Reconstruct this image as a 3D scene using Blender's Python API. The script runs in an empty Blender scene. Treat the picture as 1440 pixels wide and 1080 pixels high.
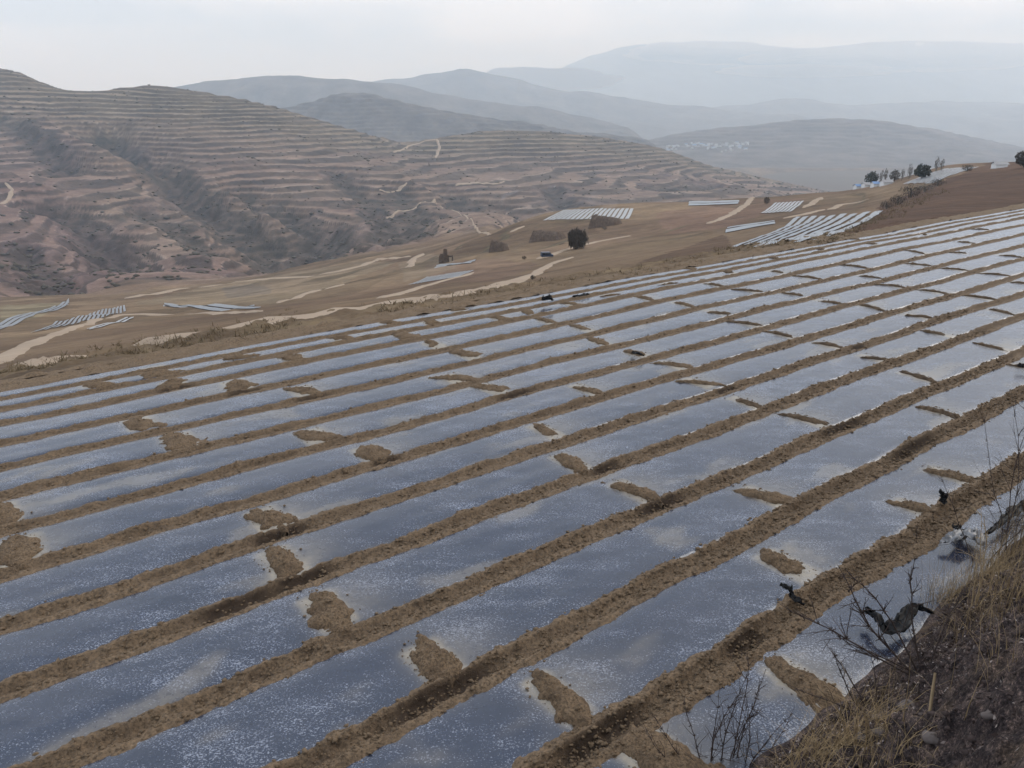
import bpy, math, random
import numpy as np
random.seed(7); RNG = np.random.default_rng(7)
sc = bpy.context.scene
col = sc.collection

# ---------------------------------------------------------------- camera, sky, sun, exposure
F = 1080.0; PITCH = math.atan(374 / 1080.0); CAMZ = 6.08
cam_d = bpy.data.cameras.new('camera'); cam = bpy.data.objects.new('camera', cam_d); col.objects.link(cam)
cam.location = (0, 0, CAMZ); cam.rotation_euler = (math.pi / 2 - PITCH, 0, 0)
cam_d.sensor_width = 36.0; cam_d.lens = 27.0; cam_d.clip_start = 0.1; cam_d.clip_end = 60000
sc.camera = cam
SUN_EL, SUN_ROT = math.radians(36), math.radians(58)     # rotation: clockwise from +Y
w = bpy.data.worlds.new('World'); sc.world = w; w.use_nodes = True
nt = w.node_tree; nt.nodes.clear()
def wn(t): return nt.nodes.new(t)
sky = wn('ShaderNodeTexSky'); sky.sky_type = 'NISHITA'; sky.sun_disc = False
sky.sun_elevation = SUN_EL; sky.sun_rotation = SUN_ROT; sky.dust_density = 3.0; sky.altitude = 1800
tc = wn('ShaderNodeTexCoord'); mp = wn('ShaderNodeMapping'); mp.inputs['Scale'].default_value = (1.0, 1.0, 4.0)
no = wn('ShaderNodeTexNoise'); no.inputs['Scale'].default_value = 3.4; no.inputs['Detail'].default_value = 6; no.inputs['Roughness'].default_value = .5
rp = wn('ShaderNodeValToRGB'); rp.color_ramp.elements[0].position = .40; rp.color_ramp.elements[1].position = .60
rp.color_ramp.elements[0].color = (5.6, 6.6, 8.0, 1); rp.color_ramp.elements[1].color = (9.7, 10.1, 10.7, 1)
mx = wn('ShaderNodeMix'); mx.data_type = 'RGBA'; mx.inputs[0].default_value = .96
bg = wn('ShaderNodeBackground'); bg.inputs['Strength'].default_value = .1
ow = wn('ShaderNodeOutputWorld')
L = nt.links.new
L(tc.outputs['Generated'], mp.inputs[0]); L(mp.outputs[0], no.inputs['Vector']); L(no.outputs['Fac'], rp.inputs[0])
L(sky.outputs[0], mx.inputs[6]); L(rp.outputs[0], mx.inputs[7]); L(mx.outputs[2], bg.inputs[0]); L(bg.outputs[0], ow.inputs[0])
sd = bpy.data.lights.new('sun', 'SUN'); sd.energy = 1.15; sd.angle = math.radians(34); sd.color = (1, .965, .91)
so = bpy.data.objects.new('sun', sd); col.objects.link(so)
so.rotation_euler = (math.pi / 2 - SUN_EL, 0, -SUN_ROT + math.pi); so.location = (0, 0, 60)
sc.view_settings.view_transform = 'Standard'; sc.view_settings.look = 'None'
sc.view_settings.exposure = 0.42; sc.view_settings.gamma = 1.0
sc.render.engine = 'CYCLES'; sc.cycles.use_denoising = True
sc.cycles.max_bounces = 6; sc.cycles.diffuse_bounces = 2; sc.cycles.glossy_bounces = 2
sc.cycles.volume_bounces = 4; sc.cycles.transparent_max_bounces = 8

# ---------------------------------------------------------------- numpy noise
_P = np.random.default_rng(11).permutation(512); _P = np.concatenate([_P, _P, _P])
_G = np.random.default_rng(12).uniform(0, 2 * np.pi, 512); _GX, _GY = np.cos(_G), np.sin(_G)
def perlin(x, y, seed=0):
    x = np.asarray(x, float) + seed * 17.31; y = np.asarray(y, float) + seed * 9.73
    xi = np.floor(x).astype(np.int64); yi = np.floor(y).astype(np.int64)
    xf = x - xi; yf = y - yi
    u = xf * xf * xf * (xf * (xf * 6 - 15) + 10); v = yf * yf * yf * (yf * (yf * 6 - 15) + 10)
    def g(dx, dy):
        h = _P[(_P[(xi + dx) & 511] + yi + dy) & 511]
        return _GX[h] * (xf - dx) + _GY[h] * (yf - dy)
    a = g(0, 0) + u * (g(1, 0) - g(0, 0)); b = g(0, 1) + u * (g(1, 1) - g(0, 1))
    return (a + v * (b - a)) * 1.5
def fbm(x, y, oct=4, seed=0, gain=.5):
    r = 0; a = 1.0
    for i in range(oct):
        r = r + a * perlin(np.asarray(x) * 2 ** i, np.asarray(y) * 2 ** i, seed + i * 3); a *= gain
    return r
def smooth(a, b, x):
    t = np.clip((x - a) / (b - a), 0, 1); return t * t * (3 - 2 * t)

# ---------------------------------------------------------------- pixels of the photograph -> rays
CP, SP = math.cos(PITCH), math.sin(PITCH)
def ray(px, py):
    u = (px - 720) / F; v = (540 - py) / F
    return np.array([u, CP + v * SP, -SP + v * CP])
def at_Y(px, py, Y):
    d = ray(px, py); k = Y / d[1]; return np.array([d[0] * k, Y, CAMZ + d[2] * k])
def to_pix(X, Y, Z):
    zz = Z - CAMZ; dep = Y * CP - zz * SP; up = Y * SP + zz * CP
    dep = np.maximum(dep, 1e-3)
    return 720 + F * X / dep, 540 - F * up / dep

# ---------------------------------------------------------------- mesh helpers
def link(ob, parent=None):
    col.objects.link(ob)
    if parent is not None: ob.parent = parent
    return ob
def tag(o, label=None, cat=None, group=None, kind=None):
    if label: o['label'] = label
    if cat: o['category'] = cat
    if group: o['group'] = group
    if kind: o['kind'] = kind
    return o
def raw_mesh(name, verts, faces, mat, smooth_=True, attrs=None):
    """verts (N,3), faces (M,k) array with one k"""
    me = bpy.data.meshes.new(name)
    verts = np.asarray(verts, np.float32); faces = np.asarray(faces, np.int32)
    n, k = faces.shape
    me.vertices.add(len(verts)); me.vertices.foreach_set('co', verts.ravel())
    me.loops.add(n * k); me.loops.foreach_set('vertex_index', faces.ravel())
    me.polygons.add(n); me.polygons.foreach_set('loop_start', np.arange(0, n * k, k, dtype=np.int32))
    if smooth_: me.polygons.foreach_set('use_smooth', np.ones(n, bool))
    if attrs:
        for a, v in attrs.items():
            v = np.asarray(v, np.float32)
            if v.ndim == 2:
                at = me.attributes.new(a, 'FLOAT_COLOR', 'POINT')
                at.data.foreach_set('color', np.c_[v, np.ones(len(v))].astype(np.float32).ravel())
            else:
                at = me.attributes.new(a, 'FLOAT', 'POINT'); at.data.foreach_set('value', v)
    me.update(calc_edges=True); me.validate()
    if mat: me.materials.append(mat)
    return me
def grid_faces(r, c):
    i = np.arange(r * c).reshape(r, c)
    return np.stack([i[:-1, :-1], i[:-1, 1:], i[1:, 1:], i[1:, :-1]], -1).reshape(-1, 4)
def grid_mesh(name, X, Y, Z, mat, attrs=None, flip=False):
    f = grid_faces(*X.shape)
    if flip: f = f[:, ::-1]
    at = {k: (v.reshape(-1, 3) if v.ndim == 3 else v.ravel()) for k, v in (attrs or {}).items()}
    return raw_mesh(name, np.stack([X, Y, Z], -1).reshape(-1, 3), f, mat, True, at)
def mobj(name, me, parent=None):
    return link(bpy.data.objects.new(name, me), parent)
def empty(name, loc=(0, 0, 0)):
    o = bpy.data.objects.new(name, None); o.location = loc; o.empty_display_size = .2; return link(o)
class MB:                                    # quads/tris collector
    def __init__(s): s.v = []; s.q = []; s.n = 0
    def add(s, v, f):
        s.v.append(np.asarray(v, float)); s.q.append(np.asarray(f) + s.n); s.n += len(v)
    def box(s, c, d, rz=0):
        x, y, z = np.array(d) / 2
        p = np.array([[a * x, b * y, e * z] for e in (-1, 1) for b in (-1, 1) for a in (-1, 1)])
        cr, sr = math.cos(rz), math.sin(rz)
        p = np.c_[p[:, 0] * cr - p[:, 1] * sr, p[:, 0] * sr + p[:, 1] * cr, p[:, 2]] + np.array(c)
        s.add(p, [[0, 2, 3, 1], [4, 5, 7, 6], [0, 1, 5, 4], [2, 6, 7, 3], [0, 4, 6, 2], [1, 3, 7, 5]])
    def tube(s, pts, radii, k=5):
        pts = np.asarray(pts, float); n = len(pts)
        d = np.gradient(pts, axis=0); d /= np.linalg.norm(d, axis=1)[:, None] + 1e-9
        ref = np.where(np.abs(d[:, 2:3]) > .9, [[1., 0, 0]], [[0, 0, 1.]])
        a = np.cross(d, ref); a /= np.linalg.norm(a, axis=1)[:, None] + 1e-9; b = np.cross(d, a)
        an = np.arange(k) * 2 * np.pi / k
        r = np.asarray(radii, float)[:, None, None]
        v = pts[:, None] + r * (a[:, None] * np.cos(an)[None, :, None] + b[:, None] * np.sin(an)[None, :, None])
        f = []
        for i in range(n - 1):
            for j in range(k):
                j2 = (j + 1) % k; f.append([i * k + j, i * k + j2, (i + 1) * k + j2, (i + 1) * k + j])
        s.add(v.reshape(-1, 3), f)
    def mesh(s, name, mat, smooth_=True):
        return raw_mesh(name, np.concatenate(s.v), np.concatenate(s.q), mat, smooth_)

# ---------------------------------------------------------------- materials
def new_mat(name):
    m = bpy.data.materials.new(name); m.use_nodes = True
    t = m.node_tree; b = t.nodes['Principled BSDF']; b.inputs['Roughness'].default_value = .9
    b.inputs['Specular IOR Level'].default_value = .2
    return m, t, b
def nd(t, typ, **k):
    n = t.nodes.new(typ)
    for a, v in k.items():
        if a in n.inputs: n.inputs[a].default_value = v
        else: setattr(n, a, v)
    return n
def coords(t, scale=(1, 1, 1), rot=(0, 0, 0)):
    c = nd(t, 'ShaderNodeTexCoord'); m = nd(t, 'ShaderNodeMapping'); m.inputs['Scale'].default_value = scale; m.inputs['Rotation'].default_value = rot
    t.links.new(c.outputs['Object'], m.inputs[0]); return m.outputs[0]
def noise(t, vec, scale, detail=4, rough=.55):
    n = nd(t, 'ShaderNodeTexNoise'); n.inputs['Scale'].default_value = scale; n.inputs['Detail'].default_value = detail; n.inputs['Roughness'].default_value = rough
    t.links.new(vec, n.inputs['Vector']); return n.outputs['Fac']
def ramp(t, fac, stops):
    r = nd(t, 'ShaderNodeValToRGB'); e = r.color_ramp.elements
    while len(e) < len(stops): e.new(.5)
    for i, (p, c) in enumerate(stops):
        e[i].position = p; e[i].color = (*c, 1) if len(c) == 3 else c
    t.links.new(fac, r.inputs[0]); return r.outputs[0]
def mixc(t, fac, a, b, mode='MIX'):
    m = nd(t, 'ShaderNodeMix', data_type='RGBA', blend_type=mode)
    for i, v in ((0, fac), (6, a), (7, b)):
        if hasattr(v, 'is_linked'): t.links.new(v, m.inputs[i])
        else: m.inputs[i].default_value = v if i == 0 else (*v, 1)
    return m.outputs[2]
def mth(t, op, a, b=0.0, c=None, clamp=False):
    m = nd(t, 'ShaderNodeMath', operation=op, use_clamp=clamp)
    for i, v in enumerate((a, b, c)):
        if v is None: continue
        if hasattr(v, 'is_linked'): t.links.new(v, m.inputs[i])
        else: m.inputs[i].default_value = v
    return m.outputs[0]
def attr(t, name):
    a = nd(t, 'ShaderNodeAttribute'); a.attribute_name = name; return a
def bump(t, b, h, strength, dist):
    n = nd(t, 'ShaderNodeBump'); n.inputs['Strength'].default_value = strength; n.inputs['Distance'].default_value = dist
    t.links.new(h, n.inputs['Height']); t.links.new(n.outputs[0], b.inputs['Normal']); return n

def soil_mat(name, dry, dark, wet, sc_=1.0):
    m, t, b = new_mat(name); v = coords(t)
    n1 = noise(t, v, 3.2 * sc_, 5, .6); n2 = noise(t, v, 26 * sc_, 4, .65); n3 = noise(t, v, 9 * sc_, 3)
    c = mixc(t, n1, dark, dry)
    c = mixc(t, 1.0, c, ramp(t, n2, [(.32, (.42, .41, .41)), (.47, (.95, .95, .95)), (.66, (1.5, 1.46, 1.4))]), 'MULTIPLY')
    wa = attr(t, 'wet').outputs['Fac']
    wn_ = mth(t, 'MULTIPLY', wa, mth(t, 'ADD', n3, .5), clamp=True)
    c = mixc(t, wn_, c, wet)
    t.links.new(c, b.inputs['Base Color'])
    bump(t, b, mth(t, 'ADD', n2, mth(t, 'MULTIPLY', noise(t, v, 70 * sc_, 3), .5)), 1.0, .018 / sc_)
    return m
M_soil = soil_mat('furrow soil', (.18, .128, .083), (.108, .074, .047), (.042, .028, .019))
M_heap = soil_mat('heap soil', (.165, .116, .073), (.105, .071, .045), (.05, .033, .022), 1.3)

def film_mat():
    m, t, b = new_mat('mulch film')
    v = coords(t); A_ = math.radians(51.4)
    vl = coords(t, (.35, 1.0, 1.0), (0, 0, -(math.pi / 2 - A_)))     # stretched along the rows
    big = noise(t, v, .42, 4, .6); mid = noise(t, vl, 3.0, 4, .6)
    sp = noise(t, v, 46, 2, .7); sp2 = noise(t, vl, 100, 1, .6)
    dens = ramp(t, mth(t, 'ADD', mth(t, 'MULTIPLY', big, .5), mth(t, 'MULTIPLY', mid, .5)), [(.38, (.0, .0, .0)), (.60, (1, 1, 1))])
    thr = mth(t, 'SUBTRACT', .635, mth(t, 'MULTIPLY', dens, .145))
    drops = mth(t, 'MULTIPLY', mth(t, 'SUBTRACT', mth(t, 'ADD', mth(t, 'MULTIPLY', sp, .65), mth(t, 'MULTIPLY', sp2, .35)), thr), 7.5, clamp=True)
    dust = attr(t, 'dust').outputs['Fac']
    dn = mth(t, 'MULTIPLY', dust, mth(t, 'ADD', mth(t, 'MULTIPLY', noise(t, v, 9, 5, .7), 1.5), .1), clamp=True)
    film = mixc(t, mid, (.007, .011, .026), (.022, .030, .060))
    c = mixc(t, mth(t, 'MULTIPLY', drops, .75), film, (.36, .385, .46))
    c = mixc(t, mth(t, 'MULTIPLY', dn, .85), c, (.36, .30, .215))
    t.links.new(c, b.inputs['Base Color'])
    ro = mth(t, 'ADD', mth(t, 'ADD', mth(t, 'MULTIPLY', mid, .16), .12), mth(t, 'MULTIPLY', mth(t, 'MAXIMUM', drops, dn), .35), clamp=True)
    t.links.new(ro, b.inputs['Roughness'])
    b.inputs['IOR'].default_value = 1.7; b.inputs['Specular Tint'].default_value = (.86, .92, 1.0, 1); b.inputs['Sheen Weight'].default_value = .32; b.inputs['Sheen Roughness'].default_value = .25; b.inputs['Sheen Tint'].default_value = (.9, .93, 1, 1); b.inputs['Specular IOR Level'].default_value = .5
    vx = coords(t, (1.0, .3, 1.0), (0, 0, -(math.pi / 2 - A_) + .35))
    wrk = mth(t, 'MULTIPLY', mth(t, 'ABSOLUTE', mth(t, 'SUBTRACT', noise(t, vx, 9, 3, .5), .5)), mth(t, 'MULTIPLY', noise(t, v, 1.1, 2), 2.2))
    h = mth(t, 'ADD', mth(t, 'ADD', mth(t, 'MULTIPLY', noise(t, vl, 7, 3), .7), wrk), mth(t, 'MULTIPLY', drops, .12))
    bump(t, b, h, .25, .02)
    return m
M_film = film_mat()
def flat_mat(name, c, rough=.9, spec=.2, var=.25, scale=3.0, bmp=0.0):
    m, t, b = new_mat(name); v = coords(t); n = noise(t, v, scale, 4, .6)
    lo = tuple(x * (1 - var) for x in c); hi = tuple(min(1, x * (1 + var)) for x in c)
    t.links.new(mixc(t, n, lo, hi), b.inputs['Base Color']); b.inputs['Roughness'].default_value = rough
    b.inputs['Specular IOR Level'].default_value = spec
    if bmp: bump(t, b, n, .6, bmp)
    return m
M_clod = flat_mat('clods', (.15, .107, .07), .95, .1, .5, 9)
M_plot = flat_mat('far film', (.2, .212, .23), .35, .5, .4, .3)
M_plotw = flat_mat('pale film', (.33, .33, .33), .45, .5, .35, .3)
M_crump = flat_mat('dusty crumpled film', (.19, .19, .2), .3, .5, .5, 14, .01)
M_track = flat_mat('dry track', (.33, .255, .19), .95, .1, .22, .25)
M_black = flat_mat('black plastic', (.006, .0062, .0075), .6, .22, .4, 8, .01)
M_twig = flat_mat('twig bark', (.062, .045, .04), .85, .2, .4, 30)
M_stalk = flat_mat('straw stalk', (.34, .25, .15), .8, .2, .25, 25)
M_straw = flat_mat('dry grass', (.30, .215, .12), .8, .2, .6, 9)
M_litter = flat_mat('leaf litter', (.07, .05, .045), .9, .15, .85, 14)
M_fleck = flat_mat('pale flecks', (.30, .25, .225), .9, .15, .4, 30)
M_stone = flat_mat('stone', (.13, .108, .1), .9, .2, .35, 18, .01)
M_bush = flat_mat('dark bush', (.075, .062, .052), .9, .1, .4, 1.5)
M_tree = flat_mat('grey twigs', (.13, .118, .105), .9, .1, .35, 1.0)
M_ever = flat_mat('evergreen', (.06, .064, .052), .9, .1, .35, 1.0)
M_bankgrass = flat_mat('bank grass', (.16, .12, .075), .9, .1, .4, .8)
M_earth = flat_mat('cut earth', (.118, .087, .068), .95, .1, .75, 1.3, .5)
M_wall = flat_mat('white wall', (.72, .72, .72), .8, .2, .08, .5)
M_roofb = flat_mat('blue roof', (.12, .22, .40), .6, .3, .15, .5)
M_roofg = flat_mat('grey roof', (.30, .29, .29), .8, .2, .2, .5)
M_van = flat_mat('dark paint', (.03, .045, .075), .35, .5, .2, 1)
M_glass = flat_mat('dark glass', (.02, .025, .03), .1, .5, .1, 1)
M_tyre = flat_mat('tyre', (.02, .02, .02), .8, .2, .1, 1)

def terrain_mat(name, nscale, bdist, lo=.72, hi=1.3):
    m, t, b = new_mat(name); v = coords(t)
    c = attr(t, 'tint').outputs['Color']
    n1 = noise(t, v, nscale, 6, .62); n2 = noise(t, v, nscale * 6, 4, .65)
    f = ramp(t, n1, [(.3, (lo, lo, lo)), (.5, (1, 1, 1)), (.7, (hi, hi, hi * .98))])
    g = ramp(t, n2, [(.3, (.8, .8, .82)), (.7, (1.18, 1.17, 1.14))])
    t.links.new(mixc(t, 1.0, mixc(t, 1.0, c, f, 'MULTIPLY'), g, 'MULTIPLY'), b.inputs['Base Color'])
    b.inputs['Roughness'].default_value = .95; b.inputs['Specular IOR Level'].default_value = .1
    bump(t, b, mth(t, 'ADD', n1, mth(t, 'MULTIPLY', n2, .4)), .7, bdist)
    return m
M_terr = terrain_mat('hillside', .07, 1.6)
M_far = terrain_mat('far hills', .008, 10.0, .85, 1.15)

# ---------------------------------------------------------------- lofted terrain
ANG = math.radians(51.4); SA, CA = math.sin(ANG), math.cos(ANG)
def st2xy(s, t): return s * SA - t * CA, s * CA + t * SA
def xy2st(x, y): return x * SA + y * CA, -x * CA + y * SA
T_EDGE = 22.0
AG = np.linspace(-1.0, 1.05, 500)
def guide(pts):
    """pts: (px, py or None, Y, z or None) -> Y(a), Z(a) on AG"""
    a, Y, Z = [], [], []
    for p in pts:
        if len(p) == 3: q = at_Y(p[0], p[1], p[2])
        else:
            k = (p[0] - 720) / F / 1.03; q = np.array([k * p[2], p[2], p[3]])
        a.append(q[0] / q[1]); Y.append(q[1]); Z.append(q[2])
    o = np.argsort(a); a = np.array(a)[o]; Y = np.interp(AG, a, np.array(Y)[o]); Z = np.interp(AG, a, np.array(Z)[o])
    k = np.hanning(15); k /= k.sum()
    f = lambda q: np.convolve(np.pad(q, 7, 'edge'), k, 'valid')
    return f(Y), f(Z)
class Loft:
    def __init__(s, guides):
        s.Y = np.array([g[0] for g in guides]); s.Z = np.array([g[1] for g in guides])
        for i in range(1, len(s.Y)): s.Y[i] = np.maximum(s.Y[i], s.Y[i - 1] + 2)
        h = np.diff(s.Y, axis=0); d = np.diff(s.Z, axis=0) / h
        m = np.zeros_like(s.Z); m[0] = d[0]; m[-1] = d[-1]
        for i in range(1, len(m) - 1):
            same = d[i - 1] * d[i] > 0
            w1, w2 = 2 * h[i] + h[i - 1], h[i] + 2 * h[i - 1]
            m[i] = np.where(same, (w1 + w2) / (w1 / np.where(same, d[i - 1], 1) + w2 / np.where(same, d[i], 1)), 0)
        s.M = m
    def _ai(s, a):
        f = np.clip((a - AG[0]) / (AG[1] - AG[0]), 0, len(AG) - 1.001); i = f.astype(int); return i, f - i
    def Yrow(s, gpar, a):
        i, f = s._ai(a); k = np.clip(np.floor(gpar).astype(int), 0, len(s.Y) - 2); fr = gpar - k
        y0 = s.Y[k, i] * (1 - f) + s.Y[k, i + 1] * f; y1 = s.Y[k + 1, i] * (1 - f) + s.Y[k + 1, i + 1] * f
        return y0 + (y1 - y0) * fr
    def eval(s, X, Y):
        """returns z and guide parameter"""
        a = X / np.maximum(Y, 1e-3); i, f = s._ai(a)
        g = lambda T: T[:, i] * (1 - f) + T[:, i + 1] * f
        Yg, Zg, Mg = g(s.Y), g(s.Z), g(s.M)
        Yc = np.clip(Y, Yg[0], Yg[-1]); k = np.clip((Yg <= Yc).sum(0) - 1, 0, len(Yg) - 2)
        tk = lambda T, kk: np.take_along_axis(T, kk[None], 0)[0]
        y0, y1, z0, z1, m0, m1 = tk(Yg, k), tk(Yg, k + 1), tk(Zg, k), tk(Zg, k + 1), tk(Mg, k), tk(Mg, k + 1)
        h = y1 - y0; u = (Yc - y0) / h
        z = (2*u**3-3*u**2+1)*z0 + (u**3-2*u**2+u)*h*m0 + (-2*u**3+3*u**2)*z1 + (u**3-u**2)*h*m1
        return z, k + u
Y0 = T_EDGE / np.maximum(SA - AG * CA, .12)
G = [(Y0, np.full_like(Y0, -.12))]
def G0Y(px): return T_EDGE / max(SA - (px - 720) / F / 1.0 * CA, .12)
G.append(guide([(px, py, 1.42 * G0Y(px) if px < 1400 else 95) for px, py in ((-150, 548), (0, 520), (150, 490), (300, 461), (450, 437), (600, 417), (750, 396), (900, 371), (1050, 345), (1200, 322), (1320, 305), (1440, 291), (1600, 280))]))
G.append(guide([(-150, 500, 62), (0, 482, 66), (150, 464, 72), (300, 450, 78), (450, 428, 84), (600, 405, 92), (750, 380, 104), (900, 350, 116), (1050, 325, 120), (1200, 302, 120), (1320, 277, 125), (1440, 262, 135), (1600, 250, 140)]))
G.append(guide([(-150, 450, 150), (0, 441, 152), (150, 435, 155), (300, 426, 158), (450, 405, 165), (600, 376, 178), (750, 346, 196), (900, 322, 205), (1050, 300, 210), (1200, 284, 210), (1320, 257, 190), (1440, 237, 195), (1600, 225, 200)]))
G.append(guide([(-150, 434, 250), (0, 426, 255), (150, 416, 265), (300, 404, 275), (450, 384, 285), (600, 356, 300), (700, 325, 315), (750, 304, 330), (800, 294, 335), (860, 288, 335), (900, 287, 335), (960, 285, 325), (1050, 279, 310), (1130, 272, 295), (1200, 265, 290), (1260, 253, 280), (1330, 234, 268), (1380, 230, 265), (1440, 228, 265), (1600, 218, 270)]))
G.append(guide([(-150, 424, 300), (0, 418, 305), (150, 409, 320), (300, 396, 340), (450, 366, 390), (600, 340, 450), (700, 318, 500), (750, 750, 560, -95), (900, 900, 620, -105), (1050, 1050, 620, -105), (1200, 1200, 560, -98), (1440, 1440, 520, -80), (1600, 1600, 520, -80)]))
G.append(guide([(-150, 335, 520), (0, 332, 540), (150, 330, 590), (300, 320, 640), (450, 308, 700), (600, 290, 800), (750, 284, 1000), (900, 272, 1080), (1050, 268, 1150), (1200, 1200, 1200, -135), (1440, 1440, 1200, -135), (1600, 1600, 1200, -135)]))
G.append(guide([(-150, 195, 930), (0, 200, 950), (150, 206, 1000), (300, 210, 1030), (450, 232, 1080), (600, 236, 1200), (750, 232, 1330), (900, 240, 1350), (1050, 256, 1400), (1150, 266, 1450), (1200, 1200, 1500, -140), (1440, 1440, 1500, -145), (1600, 1600, 1500, -145)]))
G.append(guide([(-150, 80, 1300), (-60, 88, 1300), (0, 96, 1300), (35, 105, 1310), (70, 122, 1330), (130, 127, 1350), (210, 119, 1350), (270, 127, 1360), (340, 139, 1380), (400, 153, 1400), (500, 182, 1450), (565, 203, 1480), (620, 194, 1500), (690, 182, 1550), (760, 183, 1600), (850, 193, 1620), (930, 207, 1640), (1000, 234, 1650), (1100, 255, 1650), (1160, 268, 1650), (1260, 1260, 1700, -150), (1440, 1440, 1700, -150), (1600, 1600, 1700, -150)]))
G.append((G[-1][0] + 450, np.minimum(G[-1][1] - 70, -110)))
G.append((np.full_like(AG, 3000.), np.full_like(AG, -172.)))
LT = Loft(G)
CARVE = []
def poly_dist(X, Y, P):
    best = np.full(X.shape, 1e9)
    for (x0, y0), (x1, y1) in zip(P[:-1], P[1:]):
        dx, dy = x1 - x0, y1 - y0; u = np.clip(((X - x0) * dx + (Y - y0) * dy) / (dx * dx + dy * dy + 1e-9), 0, 1)
        best = np.minimum(best, np.hypot(X - x0 - u * dx, Y - y0 - u * dy))
    return best
def terrain(X, Y, full=False):
    X = np.asarray(X, float); Y = np.asarray(Y, float); shp = X.shape
    X = X.ravel(); Y = Y.ravel()
    z, g = LT.eval(X, Y)
    hill = smooth(4.8, 5.25, g + .22 * fbm(X / 40, Y / 40, 3, 305) * (g < 5.4)) * (1 - smooth(9.2, 9.9, g))
    mid = smooth(.5, 1.6, g)
    gul = np.zeros_like(z)
    wob = fbm(X / 60, Y / 60, 3, 5)
    for P, dep, wid in CARVE:
        d = poly_dist(X, Y, P) + 10 * wob * (wid / 30)
        e = np.exp(-(d / wid) ** 2) * smooth(4.9, 5.3, g); z = z - dep * e
        if dep > 0: gul = np.maximum(gul, e)
    z = z + mid * (1 - hill) * (.7 * fbm(X / 60, Y / 60, 3, 2) * smooth(40, 160, Y) + .10 * fbm(X / 9, Y / 9, 3, 9))
    bank = smooth(.02, .25, g) * (1 - smooth(.7, 1.2, g))
    z = z + bank * .22 * fbm(X / 1.6, Y / 1.6, 4, 21)
    z = z + hill * (7 * fbm(X / 260, Y / 300, 4, 14) + 1.2 * fbm(X / 34, Y / 34, 3, 31)) * smooth(5.0, 5.6, g) * (1 - .75 * smooth(7.3, 7.95, g) * (1 - smooth(8.05, 8.7, g)))
    rough = np.clip(smooth(.1, .55, fbm(X / 170, Y / 200, 3, 41) + .8 * gul + .5 * (1 - smooth(5.1, 5.7, g)) - .42), 0, 1)
    Lh = 6.4
    q = (z * (1 + .12 * fbm(X / 400, Y / 400, 2, 57)) + 2.2 * fbm(X / 150, Y / 150, 3, 51) + .35 * fbm(X / 25, Y / 25, 2, 53)) / Lh
    lev = np.floor(q); fr = q - lev
    fr2 = np.where(fr < .55, fr * .22, .121 + (fr - .55) / .45 * .879)
    tw = hill * (1 - .8 * rough) * (.45 + .55 * smooth(-.3, .2, fbm(X / 130 + 9, Y / 130, 3, 59)))
    Lv = 4.6; qv = (z + 3.5 * fbm(X / 120, Y / 160, 3, 201)) / Lv; frv = qv - np.floor(qv)
    vt = smooth(1.9, 2.5, g) * (1 - smooth(3.3, 3.75, g + 1.6 * smooth(.05, -.1, X / np.maximum(Y, 1)) * -1)) * (1 - smooth(4.6, 4.9, g)) * smooth(-.4, .0, fbm(X / 80, Y / 80, 3, 203)) * (X / np.maximum(Y, 1) < .45)
    z = z + vt * (np.where(frv < .8, frv * .72, .576 + (frv - .8) / .2 * .424) - frv + .1) * Lv * .55
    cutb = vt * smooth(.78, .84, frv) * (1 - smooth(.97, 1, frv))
    z = z + tw * (fr2 - fr) * Lh + hill * rough * 5.0 * np.abs(fbm(X / 26, Y / 26, 4, 61))
    if full: return [q_.reshape(shp) for q_ in (z, g, hill, gul, rough, lev, fr, cutb, np.floor(qv))]
    return z.reshape(shp)
def hit(px, py, fn=terrain, y0=24., y1=2900., n=4000):
    d = ray(px, py); Ys = np.geomspace(y0, y1, n); k = Ys / d[1]
    X = d[0] * k; Z = CAMZ + d[2] * k; T = fn(X, Ys)
    b = np.nonzero(Z <= T)[0]
    i = b[0] if len(b) else int(np.argmin(Z - T))
    return np.array([X[i], Ys[i], T[i]])
for pts, dep, wid in (
    ([(135, 180), (205, 215), (270, 262), (340, 298), (400, 335), (445, 358)], 36, 36),
    ([(70, 285), (110, 302), (150, 342), (182, 374)], 26, 24),
    ([(330, 262), (380, 292), (440, 315), (500, 335)], 24, 28),
    ([(640, 268), (690, 290), (745, 300)], 34, 42),
    ([(930, 262), (1010, 258), (1090, 268)], 12, 40),
    ([(60, 188), (150, 240), (262, 264), (372, 334)], -22, 30),
    ([(470, 240), (520, 275), (548, 318)], 14, 22), ([(560, 262), (585, 300), (560, 335)], 12, 20), ([(780, 262), (800, 290), (810, 300)], 14, 26), ([(0, 160), (70, 200), (95, 240)], 12, 22), ([(200, 290), (255, 320), (300, 352)], 12, 18), ([(30, 340), (60, 380), (75, 410)], 12, 16),
    ([(0, 255), (95, 318), (140, 370)], -8, 26),
    ([(570, 260), (610, 280), (640, 295)], -7, 30)):
    CARVE_tmp = [hit(*p)[:2] for p in pts]; CARVE.append((CARVE_tmp, dep, wid))

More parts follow.
